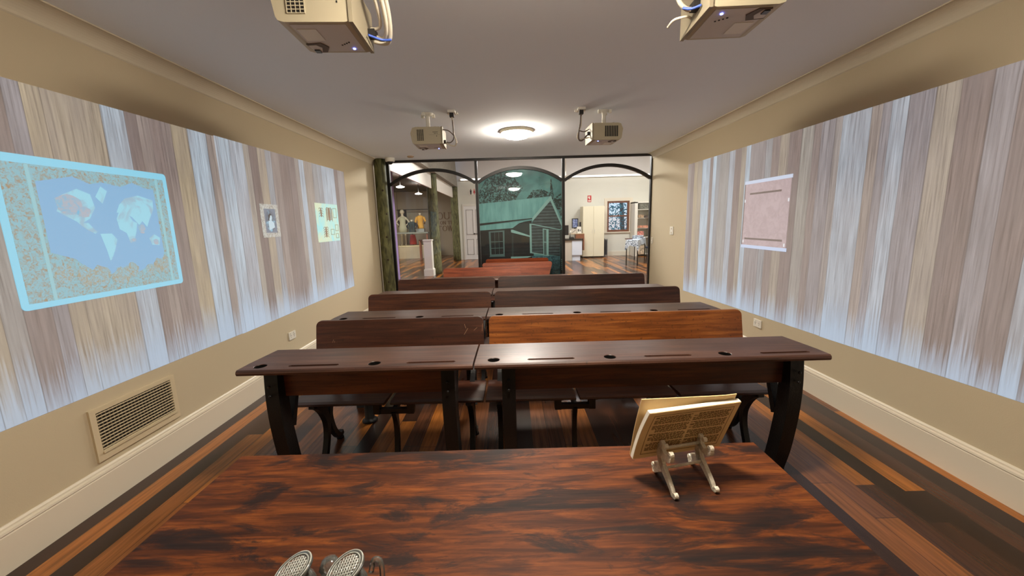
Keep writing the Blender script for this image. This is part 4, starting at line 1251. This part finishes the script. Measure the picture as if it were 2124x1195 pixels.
# window in the far wall
w = struct('window_2', ((WX0+WX1)/2, YN, 0))
M['cedar'] = plain('cedar_sash', (112, 66, 42), .5, var=.2)
hw_ = (WX1-WX0)/2
bm = bm_new()
for a, b, c, e in ((-hw_, -hw_+.07, WZ0, WZ1), (hw_-.07, hw_, WZ0, WZ1), (-hw_+.07, hw_-.07, WZ0, WZ0+.08), (-hw_+.07, hw_-.07, WZ1-.07, WZ1)): box(bm, a, b, .0, .1, c, e)
obj('frame', bm, M['cedar'], w)
zm = (WZ0+WZ1)/2+.02
bm = bm_new(); box(bm, -hw_+.07, hw_-.07, .02, .07, zm-.025, zm+.025); box(bm, -.03, .03, .0, .02, zm+.02, zm+.04); obj('meeting_rail', bm, M['cedar'], w)
for za, zb in ((WZ0+.08, zm-.025), (zm+.025, WZ1-.07)):
    bm = bm_new(); box(bm, -hw_+.07, hw_-.07, .042, .048, za, zb); obj('pane', bm, M['pane'], w)
bm = bm_new()
for a, b, c, e in ((-hw_-.12, -hw_, WZ0-.1, WZ1+.12), (hw_, hw_+.12, WZ0-.1, WZ1+.12), (-hw_, hw_, WZ1, WZ1+.12)): box(bm, a, b, -.02, 0, c, e)
box(bm, -hw_-.16, hw_+.16, -.06, 0, WZ0-.04, WZ0); obj('casing', bm, M['skirt'], w)
# garden outside that window
M['leaf'] = noise2('garden_leaves', (60, 150, 160), (120, 214, 220), (3, 3, 3), .4, .65, .7)
M['stem'] = plain('garden_trunk', (96, 110, 112), .8)
def tree(x, y, label, seed):
    t = thing('tree', label, 'tree', (x, y, -.3))
    bm = bm_new(); tube(bm, [(0, 0, 0), (.03, 0, 1.2), (-.02, .05, 2.6), (.05, 0, 3.6)], [.13, .11, .09, .04], 10); obj('trunk', bm, M['stem'], t)
    bm = bm_new(); random.seed(seed)
    for k in range(1000):
        c = Vector((random.gauss(0, .8), random.gauss(0, .35), random.uniform(.9, 4.2)))
        s = random.uniform(.06, .13); a = Vector((random.uniform(-1, 1), random.uniform(-1, 1), random.uniform(-1, 1))).normalized(); b = a.orthogonal().normalized()
        vs = [bm.verts.new(c+a*s), bm.verts.new(c+b*s*.4), bm.verts.new(c-a*s), bm.verts.new(c-b*s*.4)]
        bm.faces.new(vs)
    obj('foliage', bm, M['leaf'], t)
tree(5.4, 19.0, 'leafy tree in the garden seen through the far window, right side', 8)
tree(3.9, 22.6, 'pale leafy tree in the garden seen through the far window, left side', 9)
slab('ground_garden', 1, 9, YN+.4, 24, -.4, -.3, plain('garden_ground', (110, 140, 110), .9))
# tall white cabinet
t = thing('cupboard', 'tall cream two-door cupboard left of the far window', 'cupboard', (3.158, 15.2, 0))
M['cream'] = plain('cream_laminate', (226, 218, 190), .5)
bm = bm_new(); box(bm, -.41, .41, -.28, .3, .05, 1.955); box(bm, -.39, .39, -.25, .3, 0, .05, 1); obj('carcass', bm, [M['cream'], M['dark']], t)
for s in (-1, 1):
    bm = bm_new(); box(bm, min(0, s*.405)+.003, max(0, s*.405)-.003, -.3, -.28, .06, 1.945); bevel(bm, .002, 1); dd = obj('door', bm, M['cream'], t)
    bm = bm_new(); box(bm, s*.04-.006, s*.04+.006, -.315, -.3, .95, 1.1); obj('door_handle', bm, M['white'], dd)
# reception counter
t = thing('reception_counter', 'white reception counter with black top beyond the right glass', 'counter', (1.7, 14.0, 0))
M['ctr'] = plain('counter_beige', (206, 196, 180), .6); M['ctrw'] = plain('counter_white_gloss', (220, 228, 240), .35)
bm = bm_new(); box(bm, -1.0, .49, 0, .5, 0, .74); obj('front_panel', bm, M['ctr'], t)
bm = bm_new(); box(bm, .49, .85, -.02, .5, .2, .74); box(bm, .5, .79, .02, .5, 0, .2); obj('end_unit', bm, M['ctrw'], t)
bm = bm_new(); box(bm, -1.05, .88, -.05, .55, .74, .775); obj('worktop', bm, M['hole'], t)
t = thing('monitor', 'black computer monitor at the left end of the reception counter', 'monitor', (1.90, 14.3, .775))
bm = bm_new(); box(bm, -.22, .21, -.02, .02, .14, .5); bevel(bm, .005, 1); obj('screen', bm, M['dark'], t)
bm = bm_new(); box(bm, -.03, .03, .0, .04, .0, .2); box(bm, -.1, .1, -.08, .1, 0, .015); obj('stand', bm, M['dark'], t)
t = thing('telephone', 'pale desk telephone beside the monitor on the counter', 'telephone', (2.22, 14.28, .775))
bm = bm_new(); prism(bm, [(-.1, 0), (.1, 0), (.1, .07), (-.1, .03)], 'x', -.08, .08); obj('base', bm, M['dark'], t)
bm = bm_new(); tube(bm, [(-.05, .06, .08), (-.05, .02, .22), (-.03, .0, .30)], .025, 8); obj('handset', bm, M['white'], t)
t = thing('timber_shelf_unit', 'red-brown timber shelf unit behind the reception counter', 'shelf unit', (2.58, 14.75, 0))
M['tbr'] = plain('reddish_timber', (140, 88, 62), .5, var=.15)
bm = bm_new(); box(bm, -.55, .17, -.15, .15, .93, .955); obj('top', bm, plain('timber_top_pale', (190, 164, 130), .5), t)
bm = bm_new(); box(bm, -.15, .13, -.14, .15, .77, .93); obj('drawer_front', bm, M['tbr'], t)
bm = bm_new(); box(bm, .13, .17, -.15, .15, .32, .93); box(bm, -.5, .0, .0, .13, 0, .77); obj('side_panel', bm, M['tbr'], t)
t = thing('photo_display', 'dark framed blue photograph standing on the timber shelf unit', 'picture', (2.43, 14.78, .955))
bm = bm_new(); box(bm, -.12, .12, 0, .02, .2, .56); box(bm, -.02, .02, .02, .06, 0, .3); obj('frame', bm, M['dark'], t)
bm = bm_new(); box(bm, -.09, .09, -.004, 0, .23, .53); obj('print', bm, noise2('blue_print', (70, 84, 130), (150, 160, 190), (14, 14, 14), .4, .6), t)
t = thing('carton', 'small beige carton with diagonal strap on the timber shelf unit', 'box', (2.36, 14.68, .955))
bm = bm_new(); box(bm, -.1, .1, -.04, .06, 0, .17); obj('box', bm, M['ctr'], t)
bm = bm_new(); prism(bm, [(-.08, .02), (-.06, .02), (.08, .14), (.06, .14)], 'y', -.044, -.04); obj('strap', bm, M['dark'], t)
t = thing('brochure_holder', 'white brochure holder on the timber shelf unit', 'brochure holder', (2.57, 14.7, .955))
bm = bm_new(); box(bm, -.08, .08, 0, .02, 0, .25); box(bm, -.08, .08, -.06, 0, 0, .06); obj('holder', bm, M['white'], t)
bm = bm_new(); box(bm, -.05, -.01, -.003, 0, .07, .16); box(bm, .02, .05, -.003, 0, .07, .14); obj('leaflet', bm, M['dark'], t)
bm = bm_new(); box(bm, -.03, .03, 0, .03, 0, .42)
o = obj('card_reader', bm, M['dark'], loc=(2.64, 14.85, .955)); tag(o, 'tall black device behind the brochure holder', 'device')
# folded chairs leaning on the cupboard side
M['steel'] = plain('grey_steel', (150, 148, 150), .4, .5)
for k in range(3):
    t = thing('folding_chair', ('first', 'second', 'third')[k]+' grey folding chair from the cream cupboard, stacked upright', 'folding chair', (3.625+.05*k, 15.3, 0), 0, 'folded chairs beside the cupboard')
    bm = bm_new(); box(bm, -.017, .017, -.2, .2, .08, .66); bevel(bm, .006, 1); obj('seat', bm, M['steel'], t)
    bm = bm_new()
    for s in (-1, 1): tube(bm, [(0, s*.22, .0), (0, s*.22, .7)], .012, 6)
    obj('leg', bm, M['dark'], t)
bm = bm_new(); tube(bm, [(0, 0, .0), (0, 0, .38)], .022, 8); lathe(bm, [(.03, .0), (.03, .03)], (0, 0, 0), 8)
o = obj('fire_hose_nozzle', bm, M['dark'], loc=(3.61, YN-.035, .66)); o.name = 'wall_bracket'; tag(o, 'black upright bracket on the wall above the folding chairs', 'bracket')
# cloth covered table
M['cloth'] = noise2('blue_patterned_cloth', (206, 216, 226), (70, 84, 104), (16, 16, 16), .48, .58, .8, 3, 2.0)
tl = thing('side_table', 'narrow table with thin black legs under the patterned cloth', 'table', (0, 0, 0))
legs_ = ((3.66, 12.3), (3.99, 12.22), (4.79, 13.9), (4.46, 14.0))
for x, y in legs_:
    bm = bm_new(); tube(bm, [(x, y, 0), (x, y, .74)], .018, 8); obj('leg', bm, M['dark'], tl)
cen = Vector((sum(l[0] for l in legs_)/4, sum(l[1] for l in legs_)/4))
ring = [Vector(l)+(Vector(l)-cen).normalized()*.06 for l in legs_]
bm = bm_new(); prism(bm, [tuple(v) for v in ring], 'z', .74, .765); obj('tabletop', bm, M['dark'], tl)
bm = bm_new()
ring2 = [Vector(l)+(Vector(l)-cen).normalized()*.075 for l in legs_]
tv = []; lo = []
hang = {0: .34, 1: .2}
for i in range(4):
    a, b = ring2[i], ring2[(i+1) % 4]
    for k in range(6):
        p = a.lerp(b, k/6)
        tv.append(bm.verts.new((p.x, p.y, .772)))
        dn = .16+.16*(1 if k == 0 else abs(k-3)/3*.5)+.03*math.sin(k*2.3+i)
        o_ = (p-cen).normalized()*(.05 if k else .10)
        lo.append(bm.verts.new((p.x+o_.x, p.y+o_.y, .772-dn)))
bm.faces.new(tv)
n_ = len(tv)
for i in range(n_): bm.faces.new([tv[i], lo[i], lo[(i+1) % n_], tv[(i+1) % n_]])
o = obj('tablecloth', bm, M['cloth']); tag(o, 'blue and white patterned cloth draped over the narrow table', 'tablecloth')
sm = o.modifiers.new('cloth', 'SOLIDIFY'); sm.thickness = .004; sm.offset = 1
bm = bm_new(); box(bm, -.19, .13, -.1, .1, 0, .11); bevel(bm, .01, 1)
o = obj('fabric_box', bm, M['cloth'], loc=(4.30, 13.1, .777)); tag(o, 'small blue and white patterned box on the cloth-covered table', 'box')
bm = bm_new(); box(bm, -.1, .1, -.08, .08, 0, .03); bevel(bm, .008, 1)
o = obj('tray', bm, plain('dark_red_tray', (96, 60, 58), .5), loc=(3.86, 12.75, .777)); tag(o, 'dark flat tray at the near end of the patterned cloth', 'tray')
t = thing('navy_chair', 'navy upholstered chair behind the cloth-covered table', 'chair', (4.86, 13.25, 0))
M['navy'] = plain('navy_fabric', (66, 84, 122), .8)
bm = bm_new(); box(bm, -.2, .2, -.2, .2, .42, .48); bevel(bm, .015, 1); obj('seat', bm, M['navy'], t)
bm = bm_new(); box(bm, .16, .2, -.2, .2, .5, .84); bevel(bm, .012, 1); obj('backrest', bm, M['navy'], t)
for sx in (-1, 1):
    for sy in (-1, 1):
        bm = bm_new(); tube(bm, [(sx*.17, sy*.17, 0), (sx*.17, sy*.17, .42)], .014, 6); obj('leg', bm, M['dark'], t)
# white bookcase with goods
t = thing('bookcase', 'white bookcase with open shelves right of the far window', 'bookcase', (5.1, 15.3, 0))
bm = bm_new()
box(bm, -.34, -.23, -.28, .28, 0, 2.07); box(bm, .3, .36, -.28, .28, 0, 2.07); box(bm, -.34, .36, .25, .28, 0, 2.07); box(bm, -.34, .36, -.28, .28, 2.03, 2.09)
obj('carcass', bm, M['white'], t)
for z in (.08, .74, 1.09, 1.47, 1.79):
    bm = bm_new(); box(bm, -.23, .3, -.27, .25, z-.02, z); obj('shelf', bm, M['white'], t)
goods = (('picture_box', 'dark box with pale pictures on the top bookcase shelf', 'box', (5.13, 15.1, 1.79), (.2, .06, .22), (84, 84, 76)),
         ('shoe_box', 'brown box on the second bookcase shelf', 'box', (5.0, 15.1, 1.47), (.1, .08, .12), (120, 100, 80)),
         ('felt_hat', 'dark lump of felt on the second bookcase shelf', 'hat', (5.22, 15.1, 1.47), (.11, .1, .09), (54, 44, 40)),
         ('book_stack', 'row of reddish books on the third bookcase shelf', 'books', (5.1, 15.1, 1.09), (.22, .08, .09), (150, 104, 84)),
         ('toy_box', 'patterned red box on the fourth bookcase shelf', 'box', (5.0, 15.1, .74), (.12, .08, .22), (156, 100, 90)),
         ('storage_basket', 'grey-brown basket on the lowest bookcase shelf', 'basket', (5.02, 15.1, .08), (.16, .12, .32), (150, 136, 116)))
for nm, lb, ct, lc, (a, b, h), col in goods:
    bm = bm_new()
    if nm == 'felt_hat': lathe(bm, [(a, 0), (a*.98, .01), (a*.6, .015), (a*.55, h*.8), (a*.3, h)], n=14)
    elif nm == 'storage_basket': prism(bm, [(-a*.9, 0), (a*.9, 0), (a, h), (-a, h)], 'y', -b, b); bevel(bm, .01, 1)
    else: box(bm, -a, a, -b, b, 0, h); bevel(bm, .008, 1)
    o = obj(nm, bm, noise2('goods_'+nm, col, tuple(min(255, int(c*1.5)) for c in col), (16, 16, 16), .42, .6), loc=lc); tag(o, lb, ct)
# small white projector hanging in the hall
t = thing('hall_projector', 'small white projector hanging on a rod beyond the right glass', 'projector', (1.62, 11.5, 2.66))
bm = bm_new(); box(bm, -.13, .13, -.1, .1, -.05, .05); bevel(bm, .015, 2); obj('body', bm, M['white'], t)
bm = bm_new(); tube(bm, [(0, 0, .05), (0, 0, 1.84)], .015, 8); obj('rod', bm, M['white'], t)

# ------------------------------------------------------------------ gallery wing: display of clothing
M['beige'] = plain('display_beige', (196, 182, 152), .8)
t = thing('display_plinth', 'low curved beige plinth under the mannequin display', 'plinth', (-4.55, 17.35, 0))
bm = bm_new()
pts = [(-.85, .55), (-.85, -.35)]+[(-.85+1.7*i/12, -.35-.2*math.sin(PI*i/12)) for i in range(1, 12)]+[(.75, -.35), (.75, .55)]
prism(bm, pts, 'z', 0, .52); obj('base', bm, M['beige'], t)
bm = bm_new(); prism(bm, [(x*1.02, y*1.02) for x, y in pts], 'z', .52, .56); obj('top', bm, plain('plinth_top_pale', (226, 214, 170), .6), t)
M['manq'] = plain('mannequin_cream', (220, 210, 184), .55)
def skin_body(name, parent, joints, edges, radii, mat, loc=(0, 0, 0)):
    me = bpy.data.meshes.new(name); me.from_pydata([Vector(j) for j in joints], edges, [])
    o = bpy.data.objects.new(name, me); COL.objects.link(o); o.parent = parent
    md = o.modifiers.new('skin', 'SKIN'); o.modifiers.new('sub', 'SUBSURF').levels = 1
    for i, r in enumerate(radii):
        me.skin_vertices[0].data[i].radius = (r, r*.8)
    me.skin_vertices[0].data[0].use_root = True
    bpy.context.view_layer.update()
    m2 = bpy.data.meshes.new_from_object(o.evaluated_get(bpy.context.evaluated_depsgraph_get()))
    o.modifiers.clear(); o.data = m2
    for p in m2.polygons: p.use_smooth = True
    m2.materials.append(mat)
    return o
mq = thing('mannequin', 'cream full-length mannequin in a pale dress, hands on hips', 'mannequin', (-4.76, 17.25, .56))
J = [(0,0,.82),(0,0,1.0),(0,0,1.18),(0,0,1.28),(0,0,1.36),(0,-.01,1.45),
     (-.15,0,1.2),(-.30,.02,1.0),(-.16,-.06,.88),(.15,0,1.2),(.30,.02,1.0),(.16,-.06,.88),
     (-.08,0,.76),(-.085,0,.42),(-.09,0,.05),(-.09,-.1,.02),(.08,0,.76),(.085,0,.42),(.09,0,.05),(.09,-.1,.02)]
E_ = [(0,1),(1,2),(2,3),(3,4),(4,5),(2,6),(6,7),(7,8),(2,9),(9,10),(10,11),(0,12),(12,13),(13,14),(14,15),(0,16),(16,17),(17,18),(18,19)]
Rr = [.12,.10,.12,.045,.07,.075,.06,.042,.035,.06,.042,.035,.085,.055,.035,.03,.085,.055,.035,.03]
skin_body('body', mq, J, E_, Rr, M['manq'])
bm = bm_new(); lathe(bm, [(.20, .55), (.17, .8), (.125, .98), (.15, 1.12), (.15, 1.2), (.07, 1.26)], n=20, sy=.75); obj('dress', bm, plain('sage_dress', (196, 194, 164), .8), mq)
bm = bm_new(); lathe(bm, [(.06, 1.38), (.098, 1.42), (.1, 1.47), (.07, 1.54), (.01, 1.56)], (0, .015, 0), n=14); obj('wig', bm, M['manq'], mq)
t = thing('display_table', 'long grey-topped display table crossing the clothing exhibit', 'table', (-4.25, 16.6, 0))
bm = bm_new(); box(bm, -.72, .72, -.02, .42, 1.08, 1.14); obj('top', bm, plain('greygreen_top', (128, 132, 122), .6), t)
for x in (-.66, .66):
    bm = bm_new(); box(bm, x-.03, x+.03, .02, .08, 0, 1.08); obj('leg', bm, M['tbr'], t)
def bust(x, y, z, h, col, label, name='dress_form', dark=False):
    t = thing(name, label, 'mannequin', (x, y, z))
    bm = bm_new(); lathe(bm, [(.15, .0), (.14, .1*h), (.12, .38*h), (.15, .66*h), (.16, .76*h), (.07, .85*h)], n=18, sy=.7)
    for s in (-1, 1): tube(bm, [(s*.14, 0, .75*h), (s*.21, .0, .5*h), (s*.17, -.05, .3*h)], [.05, .045, .035], 8)
    obj('garment', bm, plain('garment_'+name+str(int(x*100)), col, .8), t)
    bm = bm_new(); lathe(bm, [(.04, .82*h), (.035, .9*h), (.06, .95*h), (.05, 1.0*h)], n=12); obj('neck', bm, M['manq'], t)
    return t
bust(-3.9, 16.92, 1.28, .66, (222, 168, 70), 'dress form in a mustard yellow top at right of the display table')
bust(-4.22, 16.70, 1.14, .52, (36, 34, 38), 'dress form in a black jacket on the display table')
bm = bm_new(); box(bm, -.16, .16, -.1, .1, 0, .14); bevel(bm, .01, 1)
o = obj('display_block', bm, plain('display_block_grey', (150, 154, 150), .7), loc=(-3.9, 16.92, 1.14)); tag(o, 'small grey block under the mustard yellow dress form', 'block')
t = thing('red_skirt', 'bright red skirt on a stand under the display table', 'skirt', (-4.38, 17.35, .56))
bm = bm_new(); lathe(bm, [(.16, .03), (.15, .2), (.11, .42), (.09, .46)], n=18); obj('cloth', bm, plain('scarlet_cloth', (226, 66, 44), .7), t)
bm = bm_new(); tube(bm, [(0, 0, 0), (0, 0, .5)], .012, 6); obj('stand', bm, M['dark'], t)
bm = bm_new(); box(bm, -.2, .2, -.03, 0, -.4, .4)
o = obj('black_poster', bm, plain('poster_black', (26, 22, 22), .6), loc=(-5.02, 18.2, 1.75)); tag(o, 'black display poster on the gallery wall behind the cream mannequin', 'poster')
bm = bm_new(); tube(bm, [(-.75, 0, 0), (.75, 0, 0)], .015, 8)
for x in (-.7, .7): tube(bm, [(x, 0, 0), (x, 0, .82)], .006, 6)
o = obj('hanging_rail', bm, M['dark'], loc=(-4.4, 17.8, 2.13)); tag(o, 'thin dark rail hung across the top of the clothing exhibit', 'rail')
t = thing('timber_stool', 'brown timber stool at the right end of the clothing exhibit', 'stool', (-3.66, 16.2, 0))
bm = bm_new(); box(bm, -.16, .16, -.14, .14, .78, .83); obj('seat', bm, M['desk'], t)
for sx in (-1, 1):
    for sy in (-1, 1):
        bm = bm_new(); box(bm, sx*.13-.025, sx*.13+.025, sy*.11-.025, sy*.11+.025, 0, .78); obj('leg', bm, M['tbr'], t)
# lettering on the gallery wall: OUT / ON THE / TOWN
M['letters'] = plain('brass_brown_letters', (128, 100, 74), .5)
def letter(bm, ch, x, z, h, w):
    st, hr, sf = h*.17, h*.08, h*.26
    V = lambda cx: (box(bm, cx-st/2, cx+st/2, 0, .02, z, z+h), box(bm, cx-sf/2, cx+sf/2, 0, .02, z, z+hr*.7), box(bm, cx-sf/2, cx+sf/2, 0, .02, z+h-hr*.7, z+h))
    if ch == 'O':
        n = 28
        def P(r1, r2, k): return (x+w/2+r1*math.cos(2*PI*k/n), z+h/2+r2*math.sin(2*PI*k/n))
        for k in range(n):
            prism(bm, [P(w*.5, h*.51, k), P(w*.5, h*.51, k+1), P(w*.5-st*.9, h*.51-hr, k+1), P(w*.5-st*.9, h*.51-hr, k)], 'y', 0, .02)
    elif ch == 'U':
        n = 14; cx = x+w/2
        for s in (-1, 1):
            xx = cx+s*(w*.5-st*.6)
            box(bm, xx-st/2 if s < 0 else xx-st/4, xx+st/2 if s < 0 else xx+st/4, 0, .02, z+h*.3, z+h); box(bm, xx-sf/2, xx+sf/2, 0, .02, z+h-hr*.7, z+h)
        for k in range(n):
            a, b = PI+PI*k/n, PI+PI*(k+1)/n; ro, ri = w*.5-st*.1, w*.5-st*1.1
            prism(bm, [(cx+ro*math.cos(a), z+h*.32+h*.32*math.sin(a)), (cx+ro*math.cos(b), z+h*.32+h*.32*math.sin(b)), (cx+ri*math.cos(b), z+h*.32+(h*.32-hr)*math.sin(b)), (cx+ri*math.cos(a), z+h*.32+(h*.32-hr)*math.sin(a))], 'y', 0, .02)
    elif ch == 'T':
        V(x+w/2); box(bm, x, x+w, 0, .02, z+h-hr, z+h)
        for s in (x, x+w-hr*.7): box(bm, s, s+hr*.7, 0, .02, z+h*.75, z+h)
    elif ch == 'N':
        V(x+st*.6); V(x+w-st*.6); prism(bm, [(x, z+h), (x+st*1.1, z+h), (x+w, z), (x+w-st*.9, z)], 'y', 0, .02)
    elif ch == 'H':
        V(x+st*.8); V(x+w-st*.8); box(bm, x+st, x+w-st, 0, .02, z+h*.48, z+h*.48+hr)
    elif ch == 'E':
        V(x+st*.8)
        for q, l in ((0, 1), (h*.5-hr/2, .8), (h-hr, .95)): box(bm, x+st*.5, x+w*l, 0, .02, z+q, z+q+hr)
        for q in (z, z+h*.76): box(bm, x+w*.92, x+w, 0, .02, q, q+h*.24)
    elif ch == 'W':
        p = [x, x+w*.27, x+w*.5, x+w*.73, x+w]
        for i, (a, b) in enumerate(zip(p, p[1:])):
            t_ = st*.9 if i % 2 == 0 else st*.5
            z0, z1 = (z+h, z) if i % 2 == 0 else (z, z+h)
            prism(bm, [(a-t_/2, z0), (a+t_/2, z0), (b+t_/2, z1), (b-t_/2, z1)], 'y', 0, .02)
        for q in (x, x+w*.5, x+w): box(bm, q-sf/2, q+sf/2, 0, .02, z+h-hr*.7, z+h)
t = thing('wall_lettering', 'brown serif words OUT ON THE TOWN on the gallery wall', 'lettering', (0, 18.178, 0))
for word, x, z, h, w, sp_ in (('OUT', -3.40, 1.66, .32, .27, .035), ('ON THE', -3.28, 1.43, .16, .12, .02), ('TOWN', -3.44, 1.13, .24, .22, .03)):
    bm = bm_new(); xx = x
    for c_ in word:
        if c_ != ' ': letter(bm, c_, xx, z, h, w)
        xx += (w+sp_) if c_ != ' ' else w*.6
    obj('word', bm, M['letters'], t)
# disc pendants of the gallery
M['disc'] = plain('gallery_lamp', (255, 255, 250), .4, emit=(255, 250, 240), estr=14)
for i, (x, y, lb) in enumerate(((-3.36, 12.2, 'bright disc pendant light hanging nearer in the dark-ceilinged gallery'), (-3.46, 15.0, 'bright disc pendant light hanging farther in the dark-ceilinged gallery'))):
    t = thing('pendant_light', lb, 'pendant light', (x, y, 2.6), 0, 'gallery pendant lights')
    bm = bm_new(); lathe(bm, [(.001, -.02), (.10, -.02), (.13, 0), (.06, .025), (.02, .04)], n=20); obj('disc', bm, M['disc'], t)
    bm = bm_new(); tube(bm, [(0, 0, .03), (0, 0, .35)], .01, 8); obj('rod', bm, M['dark'], t)
# strip light along the ledge of the far wall
bm = bm_new(); box(bm, -1.9, 6.3, -.02, .0, 0, .05)
o = obj('strip_light', bm, plain('strip_lamp', (255, 252, 245), .4, emit=(255, 252, 245), estr=1.1), loc=(0, YN-.07, 3.10)); tag(o, 'long bright strip light along the ledge of the far wall', 'strip light')

# ------------------------------------------------------------------ light
def area(name, loc, size, power, col=(1, 1, 1), rot=(0, 0, 0), sy=None):
    l = bpy.data.lights.new(name, 'AREA'); l.energy = power; l.color = col; l.size = size
    if sy: l.shape = 'RECTANGLE'; l.size_y = sy
    o = bpy.data.objects.new(name, l); COL.objects.link(o); o.location = loc; o.rotation_euler = rot
    return o
area('hall_light_a', (1.4, 11.6, 4.3), 1.2, 62, (1, .99, .96))
area('hall_light_b', (4.4, 12.4, 4.3), 1.2, 62, (1, .99, .96))
area('hall_spill_light', (.3, 9.8, 3.3), .5, 88, (1, .98, .94), (math.radians(-42), 0, 0))  # unseen lamp, tilted at the glass to brighten the schoolroom wall ends
area('gallery_light', (-4.4, 14.5, 2.9), 1.0, 36, (1, .95, .85))
area('gallery_light_b', (-4.6, 9.0, 2.9), .8, 22, (1, .93, .85))
wd = bpy.data.worlds.new('sky'); C.world = wd; wd.use_nodes = True
wn = wd.node_tree; bg = wn.nodes['Background']
sky = wn.nodes.new('ShaderNodeTexSky'); sky.sky_type = 'HOSEK_WILKIE'
sky.sun_direction = (.2, .3, .9); sky.turbidity = 4
wn.links.new(sky.outputs[0], bg.inputs[0]); bg.inputs[1].default_value = 1.5

# ------------------------------------------------------------------ camera (13 mm phone wide angle)
f_px = 800.0
p_, yw, ro = .1675, .0015, -.028
cy, sy_ = math.cos(yw), math.sin(yw); cp, sp_ = math.cos(p_), math.sin(p_)
right = Vector((cy, sy_, 0)); fwd = Vector((-sy_*cp, cy*cp, -sp_)); up = right.cross(fwd)
r2 = math.cos(ro)*right+math.sin(ro)*up; u2 = -math.sin(ro)*right+math.cos(ro)*up
cam = bpy.data.cameras.new('camera'); co = bpy.data.objects.new('camera', cam); COL.objects.link(co)
mw = Matrix((r2, u2, -fwd)).transposed().to_4x4(); mw.translation = (0, 0, CAMZ)
co.matrix_world = mw
cam.sensor_fit = 'HORIZONTAL'; cam.sensor_width = 36; cam.lens = 36*f_px/2124
cam.clip_start = .02; cam.clip_end = 200
C.camera = co
vs = C.view_settings
vs.view_transform = 'Standard'; vs.look = 'None'; vs.gamma = 1; vs.use_curve_mapping = False; vs.exposure = 1.5
